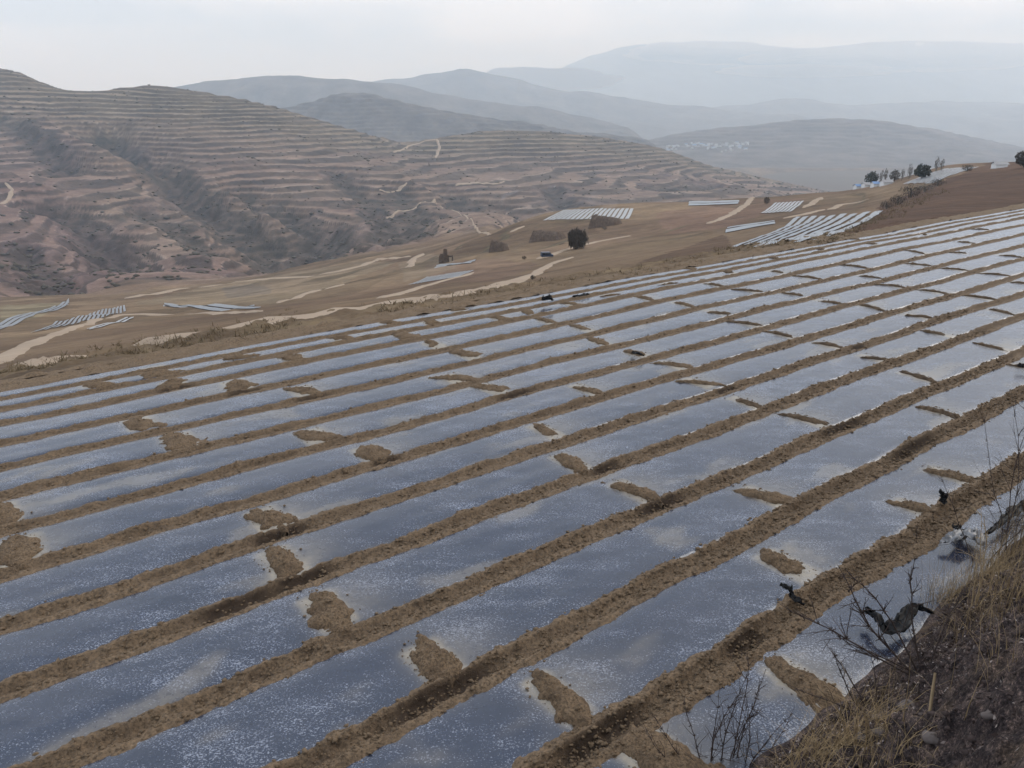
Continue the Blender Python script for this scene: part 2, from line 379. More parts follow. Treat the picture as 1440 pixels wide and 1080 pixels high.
def in_poly(px, py, poly):
    r = np.zeros(px.shape, bool); n = len(poly); j = n - 1
    for i in range(n):
        xi, yi = poly[i]; xj, yj = poly[j]
        c = ((yi > py) != (yj > py)) & (px < (xj - xi) * (py - yi) / (yj - yi + 1e-9) + xi)
        r ^= c; j = i
    return r
def build_terrain():
    seg = [34, 60, 80, 60, 36, 130, 170, 150, 26, 16]
    gp = np.concatenate([np.linspace(i, i + 1, n, endpoint=False) for i, n in enumerate(seg)] + [[len(seg)]])
    a = np.linspace(-.93, .98, 740)
    GP, AA = np.meshgrid(gp, a, indexing='ij')
    Y = LT.Yrow(GP, AA); X = AA * Y
    Z, g, hill, gul, rough, lev, fr, cutb, levv = terrain(X, Y, True)
    PX, PY = to_pix(X, Y, Z)
    def rgb(c): return np.array(c)[None, None, :]
    def mix(A, B, f): return A * (1 - f[..., None]) + B * f[..., None]
    n1 = fbm(X / 90, Y / 90, 4, 71)
    brown = mix(rgb((.130, .087, .058)), rgb((.172, .121, .078)), smooth(-.5, .5, n1))
    C = brown + 0 * X[..., None]
    for poly, c, f in (
        ([(860, 395), (900, 368), (1020, 330), (1030, 350), (900, 392), (700, 420), (520, 448), (480, 440), (700, 408)], (.092, .058, .04), .8),
        ([(1180, 340), (1240, 290), (1300, 262), (1395, 228), (1700, 215), (1700, 300), (1440, 310)], (.078, .045, .031), .92),
        ([(180, 428), (300, 402), (520, 366), (560, 370), (470, 402), (390, 428), (300, 430)], (.175, .134, .09), .7),
        ([(310, 404), (375, 398), (385, 412), (320, 420)], (.13, .105, .085), .7),
        ([(365, 398), (430, 390), (455, 398), (390, 415)], (.19, .14, .095), .7),
        ([(0, 430), (95, 425), (60, 445), (0, 460)], (.20, .17, .11), .6),
        ([(920, 300), (1060, 280), (1140, 280), (1030, 318), (940, 330)], (.17, .105, .078), .6),
        ([(600, 372), (700, 362), (760, 372), (700, 396), (600, 400)], (.155, .10, .075), .5),
        ([(560, 372), (600, 355), (640, 362), (640, 378), (570, 396)], (.18, .14, .10), .5)):
        wx = PX + 5 * fbm(X / 12, Y / 12, 3, 81); wy = PY + 2.5 * fbm(X / 12, Y / 12, 3, 83)
        C = mix(C, rgb(c), in_poly(wx, wy, poly) * f * (g < 4.9))
    rv_ = _P[(levv.astype(int) * 53 + np.floor(X / 46 + .3 * levv).astype(int) * 17) & 511] / 512.0
    C = C * (.72 + .58 * rv_ * smooth(1.8, 2.6, g) + .28 * (1 - smooth(1.8, 2.6, g)))[..., None]
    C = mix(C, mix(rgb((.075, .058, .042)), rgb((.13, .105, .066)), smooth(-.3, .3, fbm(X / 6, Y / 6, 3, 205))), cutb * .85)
    edge = smooth(.0, .1, g) * (1 - smooth(.75, 1.05, g)) * (PX < 1180)
    C = mix(C, mix(rgb((.12, .084, .054)), rgb((.17, .123, .075)), smooth(-.3, .4, fbm(X / 2.5, Y / 2.5, 4, 91))), edge * .85)
    # the terraced hills
    rl = _P[(lev.astype(int) * 37) & 511] / 512.0
    patch = fbm(X / 120 + lev * 3.1, Y / 120, 3, 101)
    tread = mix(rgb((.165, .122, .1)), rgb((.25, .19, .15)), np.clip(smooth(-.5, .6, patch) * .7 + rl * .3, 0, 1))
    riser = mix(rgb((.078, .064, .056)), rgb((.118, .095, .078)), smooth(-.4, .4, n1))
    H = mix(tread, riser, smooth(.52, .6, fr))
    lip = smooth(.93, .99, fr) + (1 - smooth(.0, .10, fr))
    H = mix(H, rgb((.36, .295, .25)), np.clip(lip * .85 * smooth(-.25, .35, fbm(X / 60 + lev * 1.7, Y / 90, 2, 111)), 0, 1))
    RC = mix(rgb((.105, .082, .078)), rgb((.2, .155, .14)), smooth(-.35, .45, fbm(X / 26, Y / 26, 4, 121)))
    H = mix(H, RC, rough * .8)
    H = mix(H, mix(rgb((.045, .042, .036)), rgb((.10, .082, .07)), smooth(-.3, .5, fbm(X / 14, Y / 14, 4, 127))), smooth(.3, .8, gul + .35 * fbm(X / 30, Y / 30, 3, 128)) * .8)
    pur = smooth(.25, -.35, fbm(X / 300, Y / 300, 2, 131) + (PX - 260) / 420.) * (1 - smooth(6.6, 7.5, g))
    H = H * (1 + pur[..., None] * (rgb((.95, .90, .96)) - 1))
    gr = smooth(7.0, 7.7, g)
    H = H * (1 + gr[..., None] * (rgb((.93, 1.0, .93)) - 1))
    H = H * rgb((.93, .87, .83))
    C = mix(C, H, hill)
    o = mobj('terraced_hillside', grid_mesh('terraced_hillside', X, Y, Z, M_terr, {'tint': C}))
    return tag(o, kind='structure', label='terraced hillsides and brown fields across the valley')
build_terrain()
def hill_scrub(n, seed):
    r = np.random.default_rng(seed); gq = r.uniform(5.05, 8.0, n); aq = r.uniform(-.72, .6, n)
    Yq = LT.Yrow(gq, aq); Xq = aq * Yq; z, g, hill, gul, rough, lev, fr, _c, _l = terrain(Xq, Yq, True)
    want = .10 + .9 * smooth(.25, .8, gul) + .28 * (fr > .55) * (1 - rough) + .3 * smooth(.2, .6, fbm(Xq / 90, Yq / 90, 3, 171))
    keep = (r.random(n) < want) & (hill > .8); Xq, Yq, z = Xq[keep], Yq[keep], z[keep]; m = len(Xq)
    a = np.array([[0, 0, 1], [.9, 0, .3], [.28, .85, .3], [-.73, .53, .3], [-.73, -.53, .3], [.28, -.85, .3], [0, 0, -.6]])
    f = np.array([[0, 1, 2], [0, 2, 3], [0, 3, 4], [0, 4, 5], [0, 5, 1], [6, 2, 1], [6, 3, 2], [6, 4, 3], [6, 5, 4], [6, 1, 5]])
    sz = (r.uniform(.5, 1.3, m) + 1.6 * r.random(m) ** 6)[:, None, None]
    V = a[None] * (1 + r.uniform(-.4, .4, (m, 7, 1))) * sz * np.array([1.5, 1.2, .8]) + np.stack([Xq, Yq, z + .2], -1)[:, None]
    Fq = f[None] + 7 * np.arange(m)[:, None, None]
    o = mobj('hillside_scrub', raw_mesh('hillside_scrub', V.reshape(-1, 3), Fq.reshape(-1, 3), flat_mat('hill scrub', (.10, .085, .066), .95, .1, .5, .05), False))
    tag(o, 'scattered dry scrub on the terraced hillsides', 'scrub', kind='stuff')
hill_scrub(11000, 19)

# ---------------------------------------------------------------- far hills, plain
def far_hill(name, ridge, Yr, foot, zfoot=-172, amp=25, tint=(.12, .1, .085), rows=(90, 30), terr=0):
    g2 = guide([(px, py, Yr) for px, py in ridge])
    a0, a1 = [at_Y(*ridge[i], Yr)[0] / Yr for i in (0, -1)]
    fade = smooth(a0 - .01, a0 + .05, AG) * (1 - smooth(a1 - .05, a1 + .01, AG))
    if ridge[0][0] <= 0: fade = np.maximum(fade, AG < 0) * (1 - (AG < 0) * (1 - 1))
    if ridge[-1][0] >= 1440: fade = np.where(AG > (a0 + a1) / 2, 1.0, fade)
    zr = zfoot + (g2[1] - zfoot) * fade
    gs = [(np.full_like(AG, float(foot)), np.full_like(AG, float(zfoot - 5))), (np.full_like(AG, foot * .45 + Yr * .55), zfoot + (zr - zfoot) * .5), (np.full_like(AG, float(Yr)), zr), (np.full_like(AG, Yr * 1.0 + (Yr - foot) * .8), np.full_like(AG, float(zfoot - 5)))]
    lf = Loft(gs)
    gp = np.r_[np.linspace(0, 2, rows[0], endpoint=False), np.linspace(2, 3, rows[1])]
    aa = np.linspace(max(a0 - .06, -1.0), min(a1 + .06, 1.04), 420)
    GP, AA = np.meshgrid(gp, aa, indexing='ij'); Y = lf.Yrow(GP, AA); X = AA * Y
    Z, g = lf.eval(X.ravel(), Y.ravel()); Z = Z.reshape(X.shape); g = g.reshape(X.shape)
    S = (Yr - foot)
    e = smooth(0, .7, g) * (1 - .5 * smooth(1.6, 1.97, g) * (1 - smooth(2.03, 2.6, g))) * np.clip((Z - zfoot) / 60, 0, 1)
    Z = Z + e * amp * fbm(X / (S * .3), Y / (S * .35), 5, 7 + int(Yr) % 50)
    C = np.array(tint)[None, None] * (1 + .35 * fbm(X / (S * .12), Y / (S * .12), 4, 3))[..., None]
    if terr:
        q = (Z + terr * .9 * fbm(X / 420, Y / 420, 4, 5)) / terr; fr = q - np.floor(q)
        st = smooth(.5, .6, fr) * (1 - smooth(.9, 1, fr))
        C = C * (1.06 - .22 * st * smooth(-.3, .3, fbm(X / 500, Y / 500, 3, 19)))[..., None]
        Z = Z + (np.where(fr < .55, fr * .3, .165 + (fr - .55) / .45 * .835) - fr) * terr * .8 * np.clip(g, 0, 1)
    o = mobj(name, grid_mesh(name, X, Y, Z, M_far, {'tint': np.clip(C, .01, .5)}))
    tag(o, kind='structure'); o['z'] = 0
    return lf
far_hill('near_valley_hill', [(300, 185), (360, 165), (415, 147), (470, 131), (520, 130), (570, 142), (640, 156), (700, 166), (780, 179), (860, 187), (960, 205)], 3000, 2350, amp=14, terr=14, tint=(.1, .085, .075))
far_hill('blue_hill', [(120, 150), (200, 130), (260, 121), (340, 111), (440, 107), (500, 111), (550, 120), (600, 128), (680, 143), (760, 153), (830, 166), (930, 190)], 5000, 3600, amp=30)
LV = far_hill('village_hill', [(820, 216), (880, 204), (950, 186), (1050, 176), (1150, 167), (1200, 165), (1260, 172), (1330, 185), (1400, 200), (1480, 215)], 4200, 3100, amp=14, terr=16, tint=(.12, .098, .085))
far_hill('rear_range', [(440, 140), (540, 112), (600, 102), (650, 99), (720, 110), (800, 127), (900, 141), (1050, 156), (1250, 172)], 8000, 6000, amp=50)
far_hill('right_range', [(760, 185), (900, 165), (1000, 153), (1100, 141), (1220, 148), (1330, 143), (1440, 146), (1600, 140)], 9500, 7000, amp=60)
far_hill('mountain', [(560, 160), (640, 142), (700, 132), (780, 101), (830, 76), (880, 67), (950, 65), (1100, 71), (1250, 77), (1440, 79), (1700, 85)], 16500, 11500, amp=100, tint=(.11, .1, .09))
pl = MB(); pl.add([[-20500, 1900, -176], [20500, 1900, -176], [20500, 20800, -176], [-20500, 20800, -176]], [[0, 1, 2, 3]])
me = pl.mesh('valley_plain', flat_mat('plain', (.13, .105, .085), .95, .1, .3, .004)); tag(mobj('valley_plain', me), kind='structure')

# ---------------------------------------------------------------- the field: furrows and film strips
FUR = {-1: (4.42, .45), 0: (5.98, .30), 1: (7.56, .62), 2: (9.06, .45), 3: (10.43, .45), 4: (11.76, .40), 5: (13.10, .25), 6: (14.45, .10), 7: (15.80, .0), 8: (17.12, -.22), 9: (18.42, -.25), 10: (19.48, -.1), 11: (20.42, 0), 12: (21.3, 0)}
def fur(k, s):
    s = np.asarray(s, float)
    if k <= -2: return fur(-1, s) - 1.52 * (-1 - k)
    t0, c = FUR[k]; u = np.clip(s, 0, 36) / 30
    return t0 - c * u + .05 * perlin(s / 2.2, 0 * s + k * 5.3, 1) + .012 * perlin(s / .45, 0 * s + k * 7.7, 2)
SW, SE = -14.0, 84.0
def base_z(s, t):                                            # the field's own gentle relief
    return .05 * perlin(s / 7, t / 5, 33) - .10 * smooth(19, 22, t)
def s_samples(tc_, kf, dmin):
    out = [SW]
    while out[-1] < SE:
        s = out[-1]; d = math.sqrt(s * s + tc_ * tc_ + 36); out.append(s + max(dmin, kf * d))
    return np.array(out)
HW = .20                                                     # half width of bare soil
# heaps of soil measured on the photograph (pixel, along-row width, kind)
HEAP_PX = [(614, 933, .42), (461, 858, .42), (397, 791, .40), (378, 733, .40), (25, 777, .6), (3, 727, .4), (253, 623, .5), (197, 597, .5), (525, 641, .45), (444, 615, .5), (428, 552, .5), (336, 543, .55), (247, 543, .5), (130, 537, .5), (642, 534, .4), (692, 549, .36), (408, 505, .5), (614, 486, .4), (658, 499, .4),
 (784, 983, .30), (1106, 797, .40), (1128, 963, .36), (1337, 672, .26), (1073, 698, .28), (889, 691, .30), (803, 653, .30), (1139, 593, .22), (1048, 568, .24), (1323, 582, .20), (1287, 530, .18), (1228, 506, .2), (1164, 487, .2), (981, 541, .26), (945, 516, .24), (767, 609, .28), (823, 551, .26), (898, 500, .3), (848, 483, .3), (1292, 719, .22), (1400, 490, .18), (1437, 516, .18),
 (1101, 473, .2), (1054, 458, .2), (1004, 441, .22), (959, 430, .2), (1109, 414, .22), (1051, 410, .2), (1001, 402, .25), (1156, 425, .22), (1223, 435, .2), (1290, 447, .2), (1331, 473, .2), (1406, 439, .18), (1381, 420, .18), (1431, 399, .18), (1306, 411, .2), (1262, 405, .2), (1215, 389, .2), (1190, 374, .22), (1279, 372, .2), (1345, 381, .2), (1390, 387, .2), (1129, 390, .22), (1090, 383, .22), (1298, 358, .22), (1345, 357, .22), (1404, 359, .22), (1362, 343, .25), (907, 422, .25), (823, 463, .3), (773, 453, .3), (707, 450, .35), (807, 430, .3),
 (905, 1052, .55), (730, 436, .4), (560, 470, .5), (610, 455, .5), (850, 415, .4), (930, 400, .4), (1030, 385, .35), (480, 478, .5), (330, 500, .6), (215, 520, .6), (540, 450, .5), (640, 433, .5), (780, 405, .45), (880, 388, .45), (960, 375, .4), (1080, 362, .4), (1150, 350, .4), (1230, 345, .35), (1300, 330, .35), (1390, 325, .3), (1200, 335, .4), (1110, 347, .4)]
HEAPS = []
for px, py, wd in HEAP_PX:
    d = ray(px, py); k = CAMZ / -d[2]; s, t = xy2st(d[0] * k, d[1] * k)
    j = [j for j in range(-1, 13) if fur(j - 1, s) <= t < fur(j, s)]
    if j: HEAPS.append(dict(s=s, t=t, w=wd, j=j[0], px=px, py=py))
PITS = [(345, 858, .55), (400, 755, .45), (430, 815, .45), (625, 975, .75), (845, 1030, .6), (930, 705, .55), (1195, 600, .75), (1300, 632, .9), (860, 660, .35), (720, 552, .5), (1015, 545, .35), (1180, 480, .35), (430, 552, .4), (340, 548, .4), (250, 547, .4), (1430, 625, .5), (990, 868, .35), (1250, 700, .5), (540, 645, .3)]
PITS_ST = []
for px, py, ln in PITS:
    d = ray(px, py); k = CAMZ / -d[2]; PITS_ST.append((*xy2st(d[0] * k, d[1] * k), ln))
def heap_near(S, T, r):
    """0..1 closeness of the film to its soil heaps"""
    out = np.zeros(S.shape)
    for h in HEAPS:
        m = (np.abs(S[:, 0] - h['s']) < 2.0)
        if not m.any(): continue
        ds = S[m] - h['s']; dt = T[m] - h['t']
        lx = np.maximum(np.abs(ds) - h['w'] * .45, 0); ly = np.maximum(np.abs(dt) - .35, 0)
        a = np.exp(-((lx ** 2 + ly ** 2) / r ** 2)); b = .42 * np.exp(-((np.maximum(ds, 0) / .75) ** 2 + (np.minimum(ds, 0) / .3) ** 2 + (dt / .55) ** 2))
        out[m] = np.maximum(out[m], np.maximum(a * .9, b))
    return out
def film_height(x01):                                        # across the strip, 0..1
    return .045 * (1 - np.abs(2 * x01 - 1) ** 4)
def film_z(S, T, j):
    lo, hi = fur(j - 1, S) + .12, fur(j, S) - .12
    x = np.clip((T - lo) / (hi - lo), 0, 1)
    wr = .005 * perlin(S / .9, T / .28, 60 + j) + .012 * perlin(S / 2.6, T / .6, 80 + j) + .006 * np.abs(perlin(S / .35 + T * .8, T / .9, 90 + j)) * smooth(.1, .5, perlin(S / 3, T, 95 + j))
    return base_z(S, T) + film_height(x) + wr * np.sin(np.pi * x) ** .5 - .01
STRIP_ORD = ['first', 'second', 'third', 'fourth', 'fifth', 'sixth', 'seventh', 'eighth', 'ninth', 'tenth', 'eleventh', 'twelfth', 'thirteenth', 'fourteenth']
for j in range(-1, 13):
    tm = float(fur(j, 8.0)) - .7
    ss = s_samples(tm, .006, .04); nc = int(np.clip(1.3 / (.005 * math.hypot(tm, 7)), 9, 26))
    lo, hi = fur(j - 1, ss) + .125, fur(j, ss) - .125
    c = np.linspace(0, 1, nc)
    S = np.repeat(ss[:, None], nc, 1); T = lo[:, None] + (hi - lo)[:, None] * c[None]
    Z = film_z(S, T, j) - .075 * np.exp(-(np.minimum(c, 1 - c)[None] * (hi - lo)[:, None] / .028) ** 2)
    edge = np.exp(-np.minimum(c, 1 - c)[None] * (hi - lo)[:, None] / .06)
    dust = np.clip(.55 * edge * (.6 + .8 * perlin(S / .5, T / .2, 4)) + heap_near(S, T, .10) + .32 * smooth(.35, .75, fbm(S / 2.2, T / 1.0, 3, 45)), 0, 1)
    X, Y = st2xy(S, T)
    o = mobj('mulch_film_strip', grid_mesh('mulch_film_strip', X, Y, Z, M_film, {'dust': dust}))
    tag(o, f'long black plastic film strip on a raised bed, {STRIP_ORD[j + 1]} strip out from the grassy bank', 'plastic mulch', 'film strips of the main field')
def soil_z(k, S, U):
    """height and wetness of the bare soil at U metres from the middle of furrow k"""
    T = fur(k, S) + U; au = np.abs(U)
    zf = np.where(U > 0, film_z(S, T, min(k + 1, 12)), film_z(S, T, k))
    lap = HW + {-1: .075, 0: .035}.get(k, .015) + .05 * perlin(S / 3.1, 0 * S + np.sign(U) * 7 + k, 26) + .04 * fbm(S / .55, 0 * S + np.sign(U) * 3 + k, 3, 6) + .014 * fbm(S / .12, U / .12, 2, 16)
    cl = .034 * fbm(S / .10, T / .10, 4, 8, .6) + .034 * fbm(S / .45, T / .3, 2, 18)
    over = .028 - (au - lap + .05) * .55
    trench = base_z(S, T) - .012 + .03 * smooth(.02, .17, au) - .03 * smooth(-.10, .03, U) * (1 - smooth(.07, .17, U)) + cl
    wet = .30 * smooth(-.12, .02, U) * (1 - smooth(.06, .18, U)) * (.6 + .9 * fbm(S / .8, U / .3, 3, 28)) + .22 * smooth(.1, .6, fbm(S / .35, T / .25, 3, 38))
    for ps, pt, ln in PITS_ST:
        if abs(float(fur(k, ps)) - pt) > .7: continue
        e = np.exp(-(((S - ps) / ln) ** 4)) * np.exp(-(((U - .03) / .13) ** 4))
        trench = trench - .06 * e; wet = np.maximum(wet, e * 1.3)
    bl = smooth(.10, .17, au); Z = trench * (1 - bl) + (zf + over + cl * .45) * bl
    return np.where(au > .40, zf - .05, Z), np.clip(wet, 0, 1)
def soil_strip(k):
    tm = float(fur(k, 8.0)); dm = math.hypot(tm, 7)
    ss = s_samples(tm, .0036, .02); nc = int(np.clip(.84 / (.0028 * dm), 14, 44))
    S = np.repeat(ss[:, None], nc, 1); U = np.repeat(np.linspace(-.42, .42, nc)[None], len(ss), 0)
    Z, wet = soil_z(k, S, U); X, Y = st2xy(S, fur(k, S) + U)
    o = mobj('furrow_soil', grid_mesh('furrow_soil', X, Y, Z, M_soil, {'wet': wet})); tag(o, kind='structure')
for k in range(-2, 13): soil_strip(k)
# soil below everything, out to the field's edge
ss = np.linspace(SW - 6, SE + 4, 120); tt = np.linspace(-4, T_EDGE + .5, 40)
S, T = np.meshgrid(ss, tt, indexing='ij'); X, Y = st2xy(S, T)
o = mobj('field_ground', grid_mesh('field_ground', X, Y, -.16 + 0 * S - .05 * smooth(21, 22.5, T), M_soil, {'wet': 0 * S})); tag(o, kind='structure')
# narrow margin of clods between last strip and the slope
ss = s_samples(22, .006, .1); tt = np.linspace(21.1, 23.0, 22); S, T = np.meshgrid(ss, tt, indexing='ij'); X, Y = st2xy(S, T)
Zm = base_z(S, T) + .02 + .09 * fbm(S / .6, T / .5, 4, 55) - .25 * smooth(22.2, 23, T)
o = mobj('field_margin', grid_mesh('field_margin', X, Y, Zm, M_soil, {'wet': 0 * S})); tag(o, kind='structure')

# soil heaps across the strips
for j in range(-1, 13):
    hs = sorted([h for h in HEAPS if h['j'] == j], key=lambda h: h['px'])
    for i, h in enumerate(hs):
        s0, w_ = h['s'], h['w']; lo, hi = float(fur(j - 1, s0)) + .19, float(fur(j, s0)) - .22
        hr = np.random.default_rng(int(h['px'] * 7 + h['py']))
        if h['py'] < 640: lo += max(0, hr.normal(.0, .16)); hi -= max(0, hr.normal(.05, .18))
        top = min(hi, h['t'] + .42 if h['py'] > 600 else hi)
        if h['py'] > 1030: top = hi + .1
        dist = math.hypot(s0, h['t'])
        nu, nv = (44, 26) if dist < 12 else ((26, 16) if dist < 22 else (16, 10))
        if (h['px'], h['py']) == (1106, 797): lo += .32
        c0 = (lo + top) / 2; hl = (top - lo) / 2 + .05
        U, V = np.meshgrid(np.linspace(-1.25, 1.25, nu), np.linspace(-1.3, 1.3, nv), indexing='ij')
        T = c0 + U * hl
        bend = .12 * w_ * math.sin(i * 2.1 + j)
        skew = (-.12 + hr.normal(0, .12)) if h['py'] < 760 else .03; w_ = w_ * hr.uniform(.75, 1.2)
        widen = 1.05 + .55 * smooth(.2, -1.0, U) - .2 * smooth(.2, 1, U)
        S = s0 + V * w_ * .5 * widen + U * skew + bend * (U * U - .4)
        r = np.sqrt(np.abs(U) ** 2.1 + np.abs(V) ** 2.0) + .34 * fbm(S / .24 + i * 3, T / .24 + j * 5, 2, 66) + .10 * fbm(S / .05, T / .05, 2, 67)
        hgt = (.10 if dist < 14 else .075)
        zf = film_z(S, T, j)
        Z = zf + hgt * np.sqrt(np.clip(1 - r, 0, 1)) * 1.0 - .05 * np.clip(r - 1, 0, 1) - .004 + .03 * fbm(S / .08, T / .08, 3, 77) * np.clip((1 - r) * 4, 0, 1)
        Z = np.where(r > 1.08, zf - .3, Z)
        X, Y = st2xy(S, T); cx, cy = st2xy(s0, c0); cz = float(film_z(np.array([s0]), np.array([c0]), j)[0])
        wet = .35 * smooth(.0, .6, fbm(S / .3, T / .3, 2, 99)) + (.45 if h['px'] > 1000 and h['py'] < 620 else 0)
        o = mobj('soil_heap', grid_mesh('soil_heap', X - cx, Y - cy, Z - cz, M_heap, {'wet': np.clip(wet, 0, 1)}))
        o.location = (cx, cy, cz)
        pos = 'the only heap on it' if len(hs) == 1 else ('leftmost heap on it' if i == 0 else ('rightmost heap on it' if i == len(hs) - 1 else f'{STRIP_ORD[i] if i < 14 else str(i + 1) + "th"} heap from the left'))
        tag(o, f'brown soil heap on the {STRIP_ORD[j + 1]} film strip from the bank, {pos}', 'soil heap', 'soil heaps weighing down the film')

CRUMBS = [(h, int(90 * math.exp(-math.hypot(h['s'], h['t']) / 14))) for h in HEAPS]
# loose clods in the near furrows
def blob(rs, seed, n=1):
    a = np.array([[0, 0, 1], [.9, 0, .3], [.28, .85, .3], [-.73, .53, .3], [-.73, -.53, .3], [.28, -.85, .3], [0, 0, -.6]])
    f = np.array([[0, 1, 2], [0, 2, 3], [0, 3, 4], [0, 4, 5], [0, 5, 1], [6, 2, 1], [6, 3, 2], [6, 4, 3], [6, 5, 4], [6, 1, 5]])
    r = np.random.default_rng(seed)
    return a * (1 + r.uniform(-.35, .35, (7, 1))) * np.array(rs), f
VS, FS = [], []; base = 0
r_ = np.random.default_rng(5)
for k in range(-1, 9):
    n = [3800, 2800, 2200, 1700, 1300, 1000, 700, 500, 350, 250][k + 1]
    s_ = r_.uniform(0 if k < 3 else -1, 18 + 2.4 * (k + 1), n); u_ = np.clip(r_.normal(0, .14, n), -.3, .3)
    z_, _w = soil_z(k, s_, u_); x_, y_ = st2xy(s_, fur(k, s_) + u_)
    for i in range(n):
        d = math.hypot(x_[i], y_[i]); sz = r_.uniform(.006, .017) + .024 * r_.random() ** 5 + .0004 * d
        v, f = blob((sz * r_.uniform(.8, 1.5), sz, sz * .8), i + k * 9999 + 20000)
        an = r_.uniform(0, 6.3); v = np.c_[v[:, 0] * math.cos(an) - v[:, 1] * math.sin(an), v[:, 0] * math.sin(an) + v[:, 1] * math.cos(an), v[:, 2]]
        VS.append(v + [x_[i], y_[i], z_[i] + sz * .15]); FS.append(f + base); base += 7
for h, n in CRUMBS:
    an = r_.uniform(0, 6.283, n * 2); rr = np.where(np.arange(n * 2) < n, .75 + np.abs(r_.normal(0, .3, n * 2)), r_.uniform(.1, .7, n * 2)); s_ = h['s'] + np.cos(an) * rr * h['w'] * .62; t_ = h['t'] + np.sin(an) * rr * .5
    ok = (t_ > fur(h['j'] - 1, s_) + .2) & (t_ < fur(h['j'], s_) - .2); s_, t_ = s_[ok], t_[ok]
    z_ = film_z(s_, t_, h['j']); x_, y_ = st2xy(s_, t_)
    for i in range(len(s_)):
        sz = r_.uniform(.004, .012) + .018 * r_.random() ** 6; v, f = blob((sz * 1.2, sz, sz * .8), i + int(h['px']))
        VS.append(v + [x_[i], y_[i], z_[i] + sz * .4 + (.085 * math.sqrt(max(0, 1 - ((s_[i] - h['s']) / (h['w'] * .55)) ** 2 - ((t_[i] - h['t']) / .5) ** 2)))]); FS.append(f + base); base += 7
me = raw_mesh('soil_clods', np.concatenate(VS), np.concatenate(FS), M_clod, False)
tag(mobj('soil_clods', me), 'loose brown soil clods lying in the furrows', 'soil clods', kind='stuff')

# ---------------------------------------------------------------- the near bank under the camera
def bank_edge(s): return 3.02 + .025 * np.clip(s - 6, -6, 10) + .16 * fbm(s / 1.7, 0 * s + 3, 3, 140)
def bank_zst(S, T):
    u = bank_edge(S) - T
    up = np.clip(u, 0, None)
    prof = 4.35 * np.clip(up / 3.2, 0, 1.0) ** 1.12
    rough = smooth(0, .3, up) * (.26 * fbm(S / .9, T / .9, 3, 141) + .12 * fbm(S / .25, T / .25, 4, 142) + .03 * fbm(S / .06, T / .06, 2, 143))
    return np.where(u < 0, .10 + u * .9, .10 + prof + rough)
def bank_fn(X, Y):
    s_, t_ = xy2st(X, Y); return bank_zst(s_, t_)
ss = [-8.0]
while ss[-1] < 40: ss.append(ss[-1] + max(.03, .006 * math.hypot(ss[-1], 3.5)))
S, T = np.meshgrid(np.array(ss), np.r_[np.linspace(-9, -.6, 24, endpoint=False), np.linspace(-.6, 3.65, 150)], indexing='ij')
X, Y = st2xy(S, T); Zb = bank_zst(S, T)
mb_, t, b = new_mat('bank earth'); v = coords(t)
c = ramp(t, noise(t, v, 6, 8, .75), [(.38, (.014, .010, .011)), (.5, (.058, .043, .041)), (.61, (.15, .11, .093))])
c = mixc(t, ramp(t, noise(t, v, 1.4, 3), [(.52, (0, 0, 0)), (.68, (.7, .7, .7))]), c, (.15, .105, .068))
c = mixc(t, 1.0, c, ramp(t, noise(t, v, 55, 3, .7), [(.3, (.3, .3, .3)), (.55, (1.0, 1.0, 1.0)), (.68, (2.6, 2.4, 2.3))]), 'MULTIPLY')
t.links.new(c, b.inputs['Base Color']); bump(t, b, noise(t, v, 38, 5, .7), 1.0, .03)
tag(mobj('earth_bank', grid_mesh('earth_bank', X, Y, Zb, mb_)), kind='structure', label='dark litter covered earth bank at the lower right')
def bank_hit(px, py): return hit(px, py, bank_fn, 1.2, 30., 3000)

def ribbon_blades(roots, hmin, hmax, wid, lean, rng, wind=(0, 0), segs=3):
    """bent grass blades as narrow tapering ribbons"""
    V, Fc = [], []; nb = 0
    for p in roots:
        h = rng.uniform(hmin, hmax); az = rng.uniform(0, 6.283); le = lean * rng.uniform(.3, 1.4)
        dx, dy = math.cos(az) * le + wind[0], math.sin(az) * le + wind[1]; wx, wy = -math.sin(az + .6), math.cos(az + .6)
        ww = wid * rng.uniform(.6, 1.3)
        for i in range(segs + 1):
            u = i / segs; c_ = p + np.array([dx * h * u * u, dy * h * u * u, h * (u - .32 * u * u * le)])
            hw = ww * (1 - .85 * u)
            V += [c_ + [wx * hw, wy * hw, 0], c_ - [wx * hw, wy * hw, 0]]
        for i in range(segs): Fc.append([nb + 2 * i, nb + 2 * i + 1, nb + 2 * i + 3, nb + 2 * i + 2])
        nb += 2 * (segs + 1)
    return np.array(V), np.array(Fc)
rg = np.random.default_rng(31)
roots = []
for (px, py, n, rad) in ((1165, 1062, 190, .28), (1215, 1040, 130, .25), (1255, 1075, 110, .25), (1120, 1085, 120, .25), (1330, 838, 170, .35), (1370, 815, 190, .4), (1410, 800, 190, .45), (1436, 775, 170, .45), (1300, 850, 90, .2), (1380, 850, 120, .3), (1425, 850, 110, .3), (1400, 745, 60, .4), (1440, 715, 90, .5), (1250, 850, 50, .14), (1195, 1000, 50, .2), (1440, 905, 50, .2), (1345, 900, 40, .2)):
    p = bank_hit(px, py)
    for _ in range(int(n * 1.1)):
        x, y = p[0] + rg.normal(0, rad * .6), p[1] + rg.normal(0, rad * .6); roots.append(np.array([x, y, float(bank_fn(np.array([x]), np.array([y]))[0]) - .02]))
tall = []
